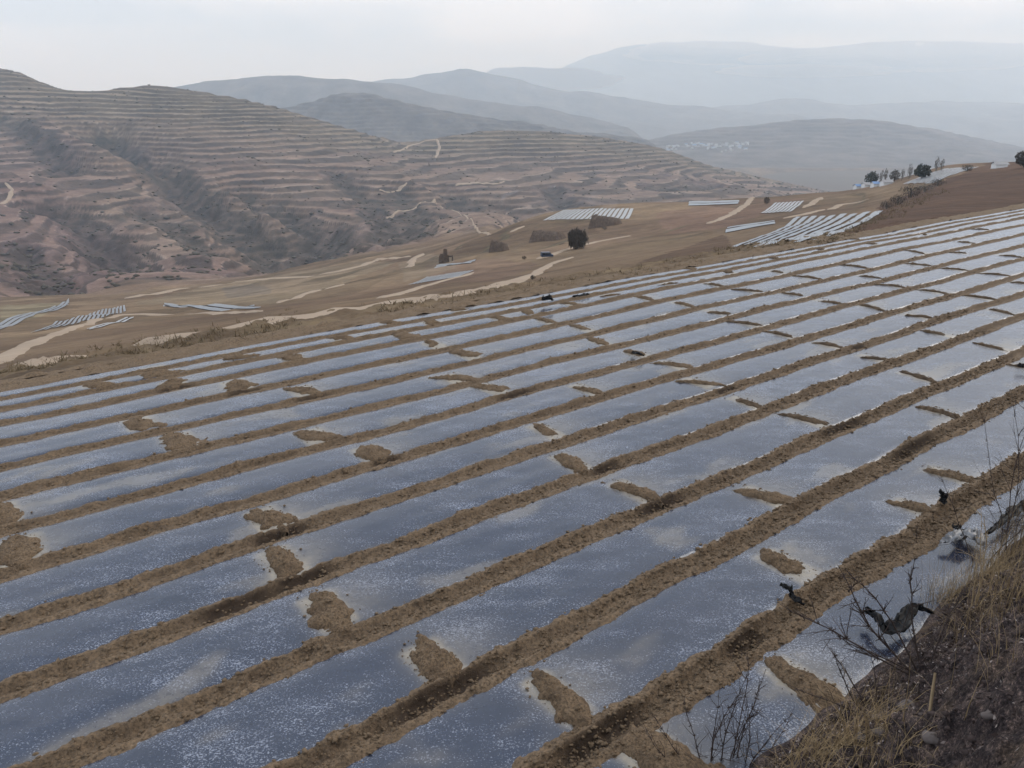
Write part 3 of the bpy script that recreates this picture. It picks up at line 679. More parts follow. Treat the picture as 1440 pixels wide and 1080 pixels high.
for (px, py, n, rad) in ((1350, 830, 60, .3), (1395, 800, 90, .4), (1425, 780, 110, .4), (1440, 750, 90, .5), (1430, 840, 60, .3), (1300, 860, 26, .2), (1200, 1050, 30, .25)):
    p = bank_hit(px, py)
    for _ in range(n):
        x, y = p[0] + rg.normal(0, rad * .6), p[1] + rg.normal(0, rad * .6); tall.append(np.array([x, y, float(bank_fn(np.array([x]), np.array([y]))[0]) - .02]))
V, Fc = ribbon_blades(tall, .4, 1.0, .0032, .3, rg, (-.05, 0), 5)
tag(mobj('tall_dry_grass', raw_mesh('tall_dry_grass', V, Fc, M_straw, False)), 'tall sparse straw stems standing on the bank at the right', 'grass', kind='stuff')
V, Fc = ribbon_blades(roots, .1, .5, .0034, .95, rg)
tag(mobj('dry_grass', raw_mesh('dry_grass', V, Fc, M_straw, False)), 'dry golden grass tufts along the foot of the bank', 'grass', kind='stuff')
# leaf litter and pale crumbs on the bank
def litter(name, n, szr, mat, seed, lab):
    r = np.random.default_rng(seed); V, Fc = [], []
    s_ = r.uniform(1.5, 15, n); t_ = bank_edge(s_) - np.abs(r.normal(.1, 1.0, n)) - .05
    x_, y_ = st2xy(s_, t_); z_ = bank_zst(s_, t_)
    for i in range(n):
        q = r.normal(0, 1, (3, 3)); q /= np.linalg.norm(q, axis=1)[:, None]; a, b_ = q[0], np.cross(q[0], q[1]); sz = r.uniform(*szr)
        c_ = np.array([x_[i], y_[i], z_[i] + sz * .35])
        V += [c_ + a * sz, c_ + b_ * sz * .5, c_ - a * sz, c_ - b_ * sz * .5 + q[2] * sz * .2]; Fc.append([4 * i, 4 * i + 1, 4 * i + 2, 4 * i + 3])
    tag(mobj(name, raw_mesh(name, np.array(V), np.array(Fc), mat, False)), lab, 'leaf litter', kind='stuff')
litter('leaf_litter', 14000, (.01, .034), M_litter, 3, 'dark dead leaves and twigs littering the bank')
litter('straw_crumbs', 7000, (.007, .026), M_fleck, 4, 'pale crumbs of straw and husk on the bank')
rb = np.random.default_rng(91); VS2, FS2 = [], []; n = 3200; s_ = rb.uniform(1.2, 14, n); t_ = bank_edge(s_) - np.abs(rb.normal(.1, 1.1, n)) - .04; x_, y_ = st2xy(s_, t_); z_ = bank_zst(s_, t_)
for i in range(n):
    sz = rb.uniform(.008, .02) + .03 * rb.random() ** 5; v, f = blob((sz * 1.2, sz, sz * .8), i); VS2.append(v + [x_[i], y_[i], z_[i] + sz * .2]); FS2.append(f + 7 * i)
tag(mobj('bank_crumbs', raw_mesh('bank_crumbs', np.concatenate(VS2), np.concatenate(FS2), flat_mat('dark crumbs', (.06, .045, .042), .95, .1, .9, 9), False)), 'dark crumbled earth lumps on the bank', 'earth crumbs', kind='stuff')
# stones
for px, py, sz, lab in ((1275, 997, .07, 'pale rounded stone among litter below the broken twig'), (1210, 1040, .05, 'small grey stone beside the lower grass tuft'), (1238, 1033, .055, 'pale pebble lying left of the largest bank stone'), (1310, 1042, .06, 'pinkish stone near the lower edge of the bank'), (1232, 1010, .03, 'tiny grey pebble up the slope from the grass'), (1390, 1010, .04, 'dull brown stone on the right of the bank')):
    p = bank_hit(px, py); V = []; Fc = []
    n, m_ = 7, 10; th = np.linspace(.08, math.pi - .08, n); ph = np.arange(m_) * 2 * math.pi / m_
    TH, PH = np.meshgrid(th, ph, indexing='ij'); nr = 1 + .5 * perlin(np.sin(TH) * np.cos(PH) * 1.4 + px, np.sin(PH) * 1.4 + np.cos(TH), 3)
    V = np.stack([np.sin(TH) * np.cos(PH) * nr * 1.2, np.sin(TH) * np.sin(PH) * nr, np.cos(TH) * nr * .7], -1).reshape(-1, 3) * sz
    i = np.arange(n * m_).reshape(n, m_); i2 = np.roll(i, -1, 1)
    Fc = np.stack([i[:-1], i2[:-1], i2[1:], i[1:]], -1).reshape(-1, 4)
    o = mobj('stone', raw_mesh('stone', V, Fc, M_stone)); o.location = p + [0, 0, sz * .25]
    tag(o, lab, 'stone', 'stones on the bank')

# bare shrubs: each stem with its own twigs is one part
def stem_mesh(p0, d0, length, r0, rng, twigs, mat, wob=.09, tl=.35, thorn=False, up=.15):
    mb = MB(); n = 9; pts = [np.array(p0, float)]; d = np.array(d0, float); d /= np.linalg.norm(d); ds = [d.copy()]
    for i in range(n):
        d = d + rng.normal(0, wob, 3) + [0, 0, up * .1]; d /= np.linalg.norm(d); pts.append(pts[-1] + d * length / n); ds.append(d.copy())
    mb.tube(pts, np.linspace(r0, r0 * .25, n + 1), 5)
    for _ in range(twigs):
        i = rng.integers(2, n); q = ds[i] + rng.normal(0, .55, 3); q /= np.linalg.norm(q); l = length * tl * rng.uniform(.4, 1.1) * (1.2 - i / n)
        tp = [pts[i]]
        for k in range(4):
            q = q + rng.normal(0, .12, 3) + [0, 0, .05]; q /= np.linalg.norm(q); tp.append(tp[-1] + q * l / 4)
        mb.tube(tp, np.linspace(r0 * .5, r0 * .18, 5), 4)
        if rng.random() < .7:
            q2 = q + rng.normal(0, .6, 3); q2 /= np.linalg.norm(q2); mb.tube([tp[2], tp[2] + q2 * l * .3, tp[2] + q2 * l * .5], [r0 * .3, r0 * .22, r0 * .14], 4)
    # buds
    for _ in range(twigs * 3):
        i = rng.integers(2, n); q = rng.normal(0, 1, 3); q /= np.linalg.norm(q); mb.tube([pts[i], pts[i] + q * r0 * 3.5], [r0 * .5, r0 * .3], 3)
    return mb.mesh('stem', mat)
def shrub(name, px, py, stems, label, mat, seed, cat='shrub', surf=None):
    rng = np.random.default_rng(seed); p = bank_hit(px, py) if surf is None else np.array(surf)
    e = empty(name, p); tag(e, label, cat, 'bare plants on the bank')
    for (dx, d, l, r, tw) in stems:
        mobj('stem', stem_mesh((dx[0], dx[1], -.03), d, l, r, rng, tw, mat), e)
    return e
RX = np.array([1., 0, 0]); UP = np.array([0, .25, 1.])
def S_(dx, dy, d, l, r, tw): return ((dx, dy), d, l, r, tw)
shrub('bare_shrub', 1010, 1100, [S_(-.16, 0, (-.15, .1, 1), 1.0, .0075, 11), S_(-.09, .02, (.03, .15, 1), 1.25, .008, 12), S_(0, 0, (.1, .1, 1), 1.3, .009, 14), S_(.06, 0, (.0, .1, 1), 1.1, .008, 12), S_(.14, .02, (.25, .1, 1), 1.2, .008, 13), S_(.2, 0, (.45, .1, 1), 1.1, .0075, 11), S_(.25, .03, (.1, .1, 1), 1.0, .007, 10), S_(-.22, 0, (-.45, .1, 1), .95, .007, 9), S_(.32, .02, (.55, .1, 1), .9, .0065, 9), S_(-.3, .02, (-.6, .1, 1), 1.0, .0065, 9), S_(-.05, .04, (-.3, .1, 1), 1.15, .007, 10), S_(.1, .05, (.2, .15, 1), 1.35, .008, 12)], 'upright bare shrub with reddish stems at the bottom edge of the photo', M_twig, 51)
shrub('leaning_shrub', 1285, 945, [S_(0, 0, (-.95, .3, 1.0), 1.5, .013, 13), S_(.05, 0, (-.6, .3, 1.2), 1.4, .012, 12), S_(-.05, 0, (-1.2, .35, .75), 1.6, .012, 13), S_(.1, .05, (-.15, .2, 1), 1.3, .011, 11), S_(.12, 0, (.25, .1, 1), 1.0, .010, 10), S_(0, .05, (-.8, .2, .3), 1.0, .010, 9), S_(.16, .05, (.5, .2, .8), .9, .009, 8)], 'dark bare shrub leaning left over the black plastic shred', M_twig, 52)
shrub('thorny_shrub', 1215, 1000, [S_(0, 0, (-.8, .2, .9), .85, .009, 9), S_(.05, .02, (-.5, .2, .9), .8, .008, 9), S_(-.05, 0, (-1, .3, .5), .75, .008, 8), S_(.1, 0, (.1, .1, 1), .7, .008, 8), S_(.2, .05, (.5, .2, .8), .6, .007, 7)], 'low tangled bare shrub beside the soil heap at the bank foot', M_twig, 53)
shrub('weed_stalks', 1372, 850, [S_(0, 0, (.03, .05, 1), 1.1, .011, 3), S_(.03, .02, (.12, .05, 1), 1.2, .008, 4), S_(-.04, 0, (-.03, .05, 1), 1.0, .008, 4), S_(.08, 0, (.3, .05, 1), .9, .007, 4)], 'tall straw coloured weed stalks rising from the golden grass', M_stalk, 54, 'weed')
shrub('tall_weed', 1385, 800, [S_(0, 0, (.02, .05, 1), 2.3, .0085, 10), S_(.1, 0, (.18, .1, 1), 2.6, .0085, 11), S_(.2, .1, (.3, .1, 1), 2.4, .008, 10), S_(-.15, 0, (-.05, .1, 1), 1.7, .0075, 8), S_(.3, 0, (.12, .1, 1), 2.7, .009, 11), S_(.25, .1, (.05, .1, 1), 2.5, .008, 9), S_(.42, 0, (.2, .1, 1), 2.4, .008, 9)], 'tall dark thin weed stems against the pale film at right', M_twig, 55, 'weed')
shrub('small_thorn', 1300, 830, [S_(0, 0, (-.3, .2, 1), 1.1, .007, 9), S_(.06, .02, (.1, .2, 1), 1.0, .007, 9), S_(-.08, 0, (-.55, .2, 1), .95, .006, 8)], 'small dark twiggy plant just left of the straw stalks', M_twig, 56)
mbt = MB(); rt = np.random.default_rng(88); n = 420; s_ = rt.uniform(1.5, 13, n); t_ = bank_edge(s_) - np.abs(rt.normal(.2, .9, n)) - .05
for i in range(n):
    x, y = st2xy(s_[i], t_[i]); a = rt.uniform(0, 6.28); l = rt.uniform(.06, .3); pp = []
    for k in range(4):
        xx, yy = x + math.cos(a) * l * (k / 3 - .5) + rt.normal(0, .008), y + math.sin(a) * l * (k / 3 - .5) + rt.normal(0, .008); pp.append((xx, yy, float(bank_fn(np.array([xx]), np.array([yy]))[0]) + .012 + .02 * rt.random()))
    mbt.tube(pp, np.linspace(.0035, .0018, 4), 4)
tag(mobj('fallen_twigs', mbt.mesh('fallen_twigs', flat_mat('dead twigs', (.15, .115, .09), .9, .1, .7, 6))), 'thin fallen twigs strewn over the bank', 'twigs', kind='stuff')
# a broken stick
p = bank_hit(1308, 1000); mbs = MB(); mbs.tube([p + [0, 0, -.03], p + [.0, .02, .13], p + [.008, .05, .3]], [.012, .011, .009], 7)
tag(mobj('broken_stick', mbs.mesh('broken_stick', M_stalk)), 'short pale broken stick standing upright in the dark litter', 'stick')

# torn black plastic
def scrap(name, pts, wid, mat, label, seed, lift=.02, cat='plastic scrap', group='torn black plastic by the bank'):
    """pts: world polyline; a crumpled double-sided strip with folds"""
    rng = np.random.default_rng(seed); P = np.array(pts, float); n = 26; u = np.linspace(0, 1, n)
    cum = np.r_[0, np.cumsum(np.linalg.norm(np.diff(P, axis=0), axis=1))]; cum /= cum[-1]
    C = np.stack([np.interp(u, cum, P[:, i]) for i in range(3)], -1); d = np.gradient(C, axis=0); d /= np.linalg.norm(d, axis=1)[:, None]
    side = np.cross(d, [0, 0, 1.]); side /= np.linalg.norm(side, axis=1)[:, None] + 1e-9
    k = 9; v = np.linspace(-1, 1, k); W = wid * (.55 + .6 * np.abs(np.sin(u * 5 + seed))) * (np.sin(np.pi * np.clip(u * .94 + .03, 0, 1)) ** .5)
    G_ = C[:, None] + side[:, None] * (W[:, None] * v[None])[..., None]
    G_[..., 2] += wid * 1.3 * np.abs(fbm(u[:, None] * 7 + seed, v[None] * 1.8 + seed, 4, 150)) + lift
    G_[..., 0] += wid * .5 * fbm(u[:, None] * 6 + seed, v[None] * 2, 3, 151); G_[..., 1] += wid * .5 * fbm(u[:, None] * 6, v[None] * 2 + seed, 3, 152)
    c0 = P.mean(0); me = grid_mesh(name, G_[..., 0] - c0[0], G_[..., 1] - c0[1], G_[..., 2] - c0[2], mat)
    o = mobj(name, me); o.location = c0; md = o.modifiers.new('thick', 'SOLIDIFY'); md.thickness = .006
    tag(o, label, cat, group); return o
def gp(px, py, z=.08): 
    d = ray(px, py); k = (CAMZ - z) / -d[2]; return np.array([d[0] * k, d[1] * k, z])
scrap('plastic_scrap', [gp(1098, 826, .12), gp(1110, 830, .14), gp(1114, 842, .08), gp(1130, 854, .06)], .05, M_black, 'torn black plastic shred below the lone round soil heap', 1)
bp = lambda px, py, up=.05: bank_hit(px, py) + [0, 0, up]
b0 = gp(1246, 893, .18)
scrap('plastic_scrap', [gp(1216, 864, .16), gp(1232, 872, .22), b0, gp(1268, 878, .26), gp(1285, 856, .28), gp(1310, 866, .2)], .085, M_black, 'large black plastic shred shaped like a bird on the leaning shrub', 2)
scrap('plastic_scrap', [gp(1322, 694, .25), gp(1327, 700, .15), gp(1326, 712, .06)], .06, M_black, 'small black plastic tatter sticking up by the furrow under the weeds', 3)
scrap('plastic_scrap', [gp(1340, 742, .1), gp(1348, 746, .14), gp(1355, 752, .06)], .06, M_black, 'small black plastic bunch at the corner of the crumpled white film', 4)
scrap('plastic_scrap', [gp(1386, 755, .12), gp(1398, 746, .16), gp(1414, 733, .18), gp(1430, 717, .16), gp(1450, 702, .16)], .075, M_black, 'ragged black plastic edge along the bank foot at far right', 5)
scrap('crumpled_film', [gp(1322, 768, .1), gp(1345, 762, .16), gp(1368, 752, .12), gp(1380, 770, .14)], .11, M_crump, 'crumpled whitish film piece below the ragged black edge', 6)
scrap('plastic_scrap', [gp(1432, 516, .1), gp(1442, 518, .12), gp(1452, 522, .06)], .09, M_black, 'black plastic flap at the right edge of the picture', 7)
scrap('plastic_scrap', [gp(889, 498, .08), gp(896, 499, .16), gp(905, 502, .08)], .08, M_black, 'black plastic tatter on a soil heap mid field', 8)
scrap('plastic_bundle', [gp(764, 424, .15), gp(770, 422, .3), gp(776, 424, .15)], .15, M_black, 'crumpled black plastic bundle near the far edge of the field', 9)
scrap('plastic_scrap', [gp(806, 419, .06), gp(818, 417, .08), gp(828, 415, .06)], .08, M_black, 'flat black plastic piece right of the crumpled bundle', 10)

# ---------------------------------------------------------------- tracks and small plots on the slopes
def drape(P, n):
    P = np.array(P); d = np.r_[0, np.cumsum(np.hypot(*np.diff(P[:, :2], axis=0).T))]; u = np.linspace(0, d[-1], n)
    return np.c_[np.interp(u, d, P[:, 0]), np.interp(u, d, P[:, 1])]
def track(pix, width, mat=M_track, name='dirt_track'):
    P = [hit(*p) for p in pix]; ln = sum(np.linalg.norm(P[i + 1][:2] - P[i][:2]) for i in range(len(P) - 1))
    n = int(np.clip(ln / 1.2, 16, 400)); C = drape(P, n)
    k = np.hanning(7); k /= k.sum()
    C = np.stack([np.convolve(np.pad(C[:, i], 3, 'reflect', reflect_type='odd'), k, 'valid') for i in (0, 1)], -1)
    d = np.gradient(C, axis=0); d /= np.linalg.norm(d, axis=1)[:, None] + 1e-9; sd_ = np.c_[-d[:, 1], d[:, 0]]
    W = width * (.8 + .35 * perlin(np.arange(n) / 6.0, np.zeros(n) + pix[0][0], 9)) * np.minimum(1, .25 + np.minimum(np.arange(n), n - 1 - np.arange(n)) / 5.); v = np.linspace(-.5, .5, 5)
    X = C[:, None, 0] + sd_[:, None, 0] * W[:, None] * v; Y = C[:, None, 1] + sd_[:, None, 1] * W[:, None] * v
    X = X + .12 * W[:, None] * fbm(X / 2.5, Y / 2.5, 3, 301) * (np.abs(v) > .4); Y = Y + .12 * W[:, None] * fbm(X / 2.5, Y / 2.5, 3, 302) * (np.abs(v) > .4)
    Z = terrain(X, Y); Z = np.maximum(Z, Z.mean(1, keepdims=True) - .1) + .06 + .0007 * Y
    Z[:, 0] -= .15 + .001 * Y[:, 0]; Z[:, -1] -= .15 + .001 * Y[:, -1]; Z[0] -= .2 + .002 * Y[0]; Z[-1] -= .2 + .002 * Y[-1]
    o = mobj(name, grid_mesh(name, X, Y, Z, mat)); tag(o, kind='structure'); return o
for pix, wd in (
    ([(-30, 520), (0, 506), (42, 485), (100, 462), (133, 450), (167, 443), (198, 442), (300, 440), (370, 438)], 2.6),
    ([(390, 427), (430, 413), (483, 400)], 3.0),
    ([(-20, 528), (0, 524), (60, 512), (125, 500)], 1.5), ([(160, 492), (215, 480), (275, 468), (400, 448), (508, 434), (617, 419), (700, 402), (735, 392), (760, 380), (775, 371), (810, 361)], 2.4),
    ([(177, 420), (240, 409), (300, 402), (400, 391), (480, 381), (510, 374), (533, 364), (577, 361)], 5.5),
    ([(540, 419), (562, 413), (620, 396), (668, 383)], 2.6),
    ([(755, 365), (785, 355), (835, 341), (892, 331)], 2.8),
    ([(577, 376), (582, 364), (595, 357)], 3.6), ([(718, 327), (728, 322), (738, 318)], 3),
    ([(996, 315), (1031, 300), (1050, 288), (1058, 278)], 3.2), ([(1129, 293), (1145, 284), (1155, 278)], 3.2), ([(1100, 308), (1138, 300), (1182, 288), (1227, 279)], 2.6),
    ([(690, 330), (665, 312), (640, 297), (612, 281)], 2.2),
    ([(553, 215), (580, 204), (613, 196)], 7), ([(613, 196), (618, 207), (612, 223)], 7), ([(533, 268), (573, 257)], 5), ([(543, 308), (587, 291), (612, 280)], 6), ([(640, 263), (680, 259), (710, 255)], 5), ([(0, 287), (13, 280), (18, 267), (7, 257)], 4.5)):
    track(pix, wd)
M_band = M_plot
def plot(q, n, label, mat=M_plot, fill=.68, wav=0.0):
    A_, B_, C_, D_ = [hit(*p, fn=lambda x, y: LT.eval(x, y)[0], y1=345.) for p in q]                 # strips run from edge AB to edge DC
    e = empty('mulched_plot', (A_ + B_ + C_ + D_) / 4); tag(e, label, 'mulched plot', 'small film plots on the far slopes'); c0 = np.array(e.location)
    for i in range(n):
        u0, u1 = (i + .5 - fill / 2) / n, (i + .5 + fill / 2) / n; m = 24; v = np.linspace(0, 1, m)
        e0 = A_ + (B_ - A_) * u0; e1 = D_ + (C_ - D_) * u0; f0 = A_ + (B_ - A_) * u1; f1 = D_ + (C_ - D_) * u1
        a0, a1 = .04 * random.random(), 1 - .05 * random.random(); vv = a0 + (a1 - a0) * v
        L0 = e0[None] + (e1 - e0)[None] * vv[:, None]; L1 = f0[None] + (f1 - f0)[None] * vv[:, None]
        w4 = np.linspace(0, 1, 3); X = L0[:, None, 0] * (1 - w4) + L1[:, None, 0] * w4; Y = L0[:, None, 1] * (1 - w4) + L1[:, None, 1] * w4
        Z = terrain(X, Y) + .05 + .0006 * Y
        Z[:, 1] += .04
        me = grid_mesh('film_strip', X - c0[0], Y - c0[1], Z - c0[2], mat); mobj('film_strip', me, e)
plot([(1022, 350), (1142, 345), (1248, 296), (1118, 306)], 9, 'large striped film plot just beyond the main field', M_plot, .62)
plot([(1018, 329), (1020, 322), (1088, 311), (1092, 316)], 2, 'two short film strips above the large striped plot')
plot([(1266, 261), (1310, 260), (1378, 235), (1328, 237)], 14, 'film plot of many thin stripes below the tree row')
plot([(1067, 301), (1112, 297), (1132, 284), (1089, 287)], 8, 'small striped film plot between two pale tracks', M_plotw)
plot([(965, 291), (968, 286), (1042, 283), (1042, 287)], 2, 'narrow greenish white strip left of the pale track', M_plot, .8)
plot([(607, 378), (614, 371), (672, 366), (664, 374)], 4, 'pale film plot beside the ruined earth wall', M_plot, .85)
plot([(572, 401), (640, 390), (668, 382), (600, 391)], 13, 'hatched film plot below the ruined earth wall', M_plot)
plot([(38, 470), (178, 437), (176, 428), (80, 452)], 15, 'finely hatched film plot beside the track at far left', M_plot, .6)
plot([(-10, 466), (-10, 457), (98, 421), (98, 428)], 3, 'long pale film band curving at the left edge', M_plot, .75)
plot([(228, 431), (228, 426), (368, 428), (368, 433)], 2, 'thin pale film band under the valley road', M_plot, .75)
plot([(125, 466), (121, 463), (186, 443), (190, 446)], 2, 'bright white film streak on the brown slope', M_plotw, .6)
plot([(762, 312), (885, 308), (892, 295), (792, 296)], 18, 'bright film plot near the drifting smoke', M_plotw, .7)

# ---------------------------------------------------------------- plants, banks and buildings of the middle distance
def leaf_cloud(n, rx, ry, rz, size, seed, zc, mat, name, lump=.35, up=False):
    r = np.random.default_rng(seed); q = r.normal(0, 1, (n, 3)); q /= np.linalg.norm(q, axis=1)[:, None]
    rad = (.35 + .65 * r.random(n) ** .5) * (1 + lump * perlin(q[:, 0] * 2.2 + seed, q[:, 1] * 2.2 + q[:, 2] * 1.7, 2))
    P = q * rad[:, None] * [rx, ry, rz] + [0, 0, zc]
    P[:, 2] = np.maximum(P[:, 2], .02)
    a = r.normal(0, 1, (n, 3)); 
    if up: a[:, 2] = np.abs(a[:, 2]) + 2.5
    a /= np.linalg.norm(a, axis=1)[:, None]; b_ = np.cross(a, r.normal(0, 1, (n, 3))); b_ /= np.linalg.norm(b_, axis=1)[:, None]
    sz = size * r.uniform(.5, 1.4, n)[:, None]; wd = .16 if up else .8
    V = np.stack([P - a * sz, P + b_ * sz * wd, P + a * sz, P - b_ * sz * wd], 1).reshape(-1, 3)
    return raw_mesh(name, V, np.arange(4 * n).reshape(n, 4), mat, False)
def bush(px, py, wpx, hpx, label, mat=M_bush, n=900, name='round_bush', seed=1, up=False, trunk=.12):
    p = hit(px, py, y1=330. if px > 1200 else 600.); sc_ = np.linalg.norm(p - [0, 0, CAMZ]) / F; W, H_ = wpx * sc_, hpx * sc_
    e = empty(name, p); tag(e, label, 'tree' if 'tree' in name or 'poplar' in name else 'bush', 'trees and bushes of the middle distance')
    mobj('crown', leaf_cloud(n, W / 2, W / 2, H_ * .5, W * .06 if not up else H_ * .09, seed, H_ * (.52 if trunk < .2 else .6), mat, 'crown', up=up), e)
    mb = MB(); mb.tube([(0, 0, -.4), (0.02 * W, 0, H_ * .3), (0, 0, H_ * .8)], [W * .035 + .04, W * .028 + .03, .03], 6)
    for k in range(5):
        a = k * 1.3; mb.tube([(0, 0, H_ * (.2 + .08 * k)), (math.cos(a) * W * .18, math.sin(a) * W * .18, H_ * (.4 + .1 * k)), (math.cos(a) * W * .33, math.sin(a) * W * .33, H_ * (.55 + .09 * k))], [W * .02 + .02, W * .012 + .015, .012], 4)
    mobj('trunk', mb.mesh('trunk', M_tree), e); return e
bush(811, 350, 29, 27, 'round dark bush standing beside the pale track', seed=3, n=2600, up=True)
bush(749, 393, 8, 6, 'small dark bush at the bend of the winding track', seed=4, n=250)
bush(1225, 261, 15, 15, 'rounded dark tree by the white houses', M_ever, 700, 'leafy_tree', 5, trunk=.3)
bush(1257, 256, 12, 13, 'rounded grey tree between the bare poplars', M_tree, 600, 'leafy_tree', 6, trunk=.3)
bush(1296, 251, 19, 15, 'broad dark tree at the corner of the striped plot', M_ever, 800, 'leafy_tree', 7, trunk=.3)
bush(1440, 236, 20, 17, 'rounded grey brown tree cut by the right edge', M_bush, 900, 'leafy_tree', 8, trunk=.3)
for i, (px, py, w_, h_, lab) in enumerate(((1238, 258, 5, 15, 'slim bare poplar right of the rounded dark tree'), (1244, 257, 5, 16, 'slim bare poplar left of the rounded grey tree'), (1268, 254, 5, 13, 'short bare poplar right of the rounded grey tree'), (1278, 252, 6, 16, 'bare poplar left of the broad dark tree'), (1316, 242, 6, 17, 'tall bare poplar above the striped plot'), (1323, 241, 6, 14, 'bare poplar furthest right in the tree row'))):
    bush(px, py, w_, h_, lab, M_tree, 130, 'bare_poplar', 20 + i, True, .3)
for i, (px, py, w_, h_, lab) in enumerate(((1262, 288, 20, 12, 'brown scrub at the lower end of the hedge bank'), (1280, 278, 25, 15, 'dark brown scrub in the middle of the hedge bank'), (1300, 270, 22, 10, 'grey scrub near the top of the hedge bank'), (1246, 294, 18, 10, 'low brown scrub at the foot of the hedge bank'), (1318, 262, 18, 9, 'thin scrub at the upper tip of the hedge bank'), (1360, 241, 14, 8, 'small scrub on the crest beside the far plot'), (1078, 287, 8, 9, 'small reddish bush by the small striped plot'), (850, 323, 8, 4, 'low tuft below the right earth scarp'), (737, 365, 7, 5, 'small dark bush left of the parked van'))):
    bush(px, py, w_, h_, lab, M_bush if i not in (2,) else M_tree, 700, 'scrub_bush', 40 + i, True)
# tussocks along the field verge and the hedge bank
rv = np.random.default_rng(77); roots = []
for (x0, y0, x1, y1, n, sp) in ((1150, 345, 1330, 266, 600, 4), (0, 530, 420, 455, 420, 9), (1010, 352, 1180, 338, 160, 3), (520, 440, 1010, 365, 200, 5)):
    u = rv.random(n); qx = x0 + (x1 - x0) * u + rv.normal(0, sp, n); qy = y0 + (y1 - y0) * u + rv.normal(0, sp, n)
    R = np.stack([(qx - 720) / F, CP + (540 - qy) / F * SP, -SP + (540 - qy) / F * CP]); Ys = np.geomspace(22, 260, 260); k = Ys[None] / R[1][:, None]
    Xs = R[0][:, None] * k; Zs = CAMZ + R[2][:, None] * k; YY = np.repeat(Ys[None], n, 0); D_ = Zs - terrain(Xs, YY); ix = np.where((D_ <= 0).any(1), (D_ <= 0).argmax(1), D_.argmin(1)); ar = np.arange(n)
    roots += [np.array(q) for q in zip(Xs[ar, ix], YY[ar, ix], (Zs - D_)[ar, ix] - .03)]
V, Fc = [], []; nb = 0
for p in roots:
    hh = rv.uniform(.05, .2) * (1 if p[1] < 60 else 1.6)
    for _ in range(6):
        q = np.array([rv.normal(0, .6), rv.normal(0, .6), 1.]) * hh * rv.uniform(.6, 1.2); o_ = np.array([rv.normal(0, hh * .5), rv.normal(0, hh * .5), 0]); sdv = np.array([rv.normal(0, 1), rv.normal(0, 1), 0]); sdv *= hh * .12 / (np.linalg.norm(sdv) + 1e-6)
        V += [p + o_ - sdv, p + o_ + sdv, p + o_ + q + sdv * .2, p + o_ + q - sdv * .2]; Fc.append([nb, nb + 1, nb + 2, nb + 3]); nb += 4
tag(mobj('verge_grass', raw_mesh('verge_grass', np.array(V), np.array(Fc), M_bankgrass, False)), 'withered grass tussocks on the verge beyond the field', 'grass', kind='stuff')
# eroded earth scarps and ruin
def scarp(px, py, lpx, hpx, label, seed):
    c0 = hit(px, py, fn=lambda x, y: LT.eval(x, y)[0], y1=345.); sc_ = c0[1] / F; Ln, H_ = lpx * sc_, hpx * sc_
    d = np.array([.86, -.5]); sd_ = np.array([.5, .86]); W = Ln * .75; n, m_ = 44, 26
    U, Vv = np.meshgrid(np.linspace(-.08, 1.08, n), np.linspace(0, 1, m_), indexing='ij')
    prof = np.interp(Vv, [0, .05, .16, .25, .8, 1], [-.5, .15, .8, 1, .75, -.5])
    end = np.clip(np.minimum(U + .08, 1.08 - U) / .14, 0, 1) ** .6
    X = c0[0] + d[0] * (U - .5) * Ln + sd_[0] * (Vv - .2) * W; Y = c0[1] + d[1] * (U - .5) * Ln + sd_[1] * (Vv - .2) * W
    rgh = fbm(U * 9 + seed, Vv * 7, 4, 7); face = smooth(.02, .1, Vv) * (1 - smooth(.2, .3, Vv))
    X = X + (.05 * W * rgh * face) * sd_[0]; Y = Y + (.05 * W * rgh * face + .04 * W * fbm(U * 5 + seed, 0 * U, 3, 8) * (Vv < .3)) * sd_[1]
    Z = LT.eval(X.ravel(), Y.ravel())[0].reshape(X.shape) + H_ * (prof * end * (1.15 - .5 * U) * (1 + .22 * rgh) - (1 - end) * .5)
    o = mobj('earth_scarp', grid_mesh('earth_scarp', X - c0[0], Y - c0[1], Z - c0[2], M_earth)); o.location = c0
    tag(o, label, 'earth bank', 'eroded earth scarps in the fields')
scarp(699, 353, 24, 14, 'small eroded earth scarp right of the ruined wall', 1)
scarp(766, 338, 44, 13, 'long eroded earth scarp between the fields in the middle', 2)
scarp(848, 319, 40, 15, 'dark eroded earth scarp in front of the bright film plot', 3)
p = hit(628, 369); sc_ = p[1] / F; e = empty('ruined_wall', p); tag(e, 'ruined earth wall with a window hole beside the pale plot', 'ruin')
def lump(name, c_, d_, seed, par):
    mb = MB(); n, m_ = 7, 12; V = []
    th = np.arange(m_) * 2 * math.pi / m_; zz = np.linspace(-.1, 1, n)
    for z in zz:
        r = (1 - .35 * max(z, 0) ** 2) * (1 + .3 * perlin(np.cos(th) * 1.5 + seed, np.sin(th) * 1.5 + z * 2, 3)); q = np.sign(np.cos(th)) * np.abs(np.cos(th)) ** .5, np.sign(np.sin(th)) * np.abs(np.sin(th)) ** .5
        V.append(np.c_[q[0] * r * d_[0] / 2, q[1] * r * d_[1] / 2, np.full(m_, z * d_[2])])
    V = np.concatenate(V + [np.array([[0, 0, d_[2] * 1.03]])]) + np.array(c_); i = np.arange(n * m_).reshape(n, m_); i2 = np.roll(i, -1, 1)
    Fq = np.stack([i[:-1], i2[:-1], i2[1:], i[1:]], -1).reshape(-1, 4); top = np.stack([i[-1], i2[-1], np.full(m_, n * m_), np.full(m_, n * m_)], -1)
    me = bpy.data.meshes.new(name); me.from_pydata(V.tolist(), [], Fq.tolist() + top[:, :3].tolist()); me.materials.append(M_earth); me.update(); mobj(name, me, par)
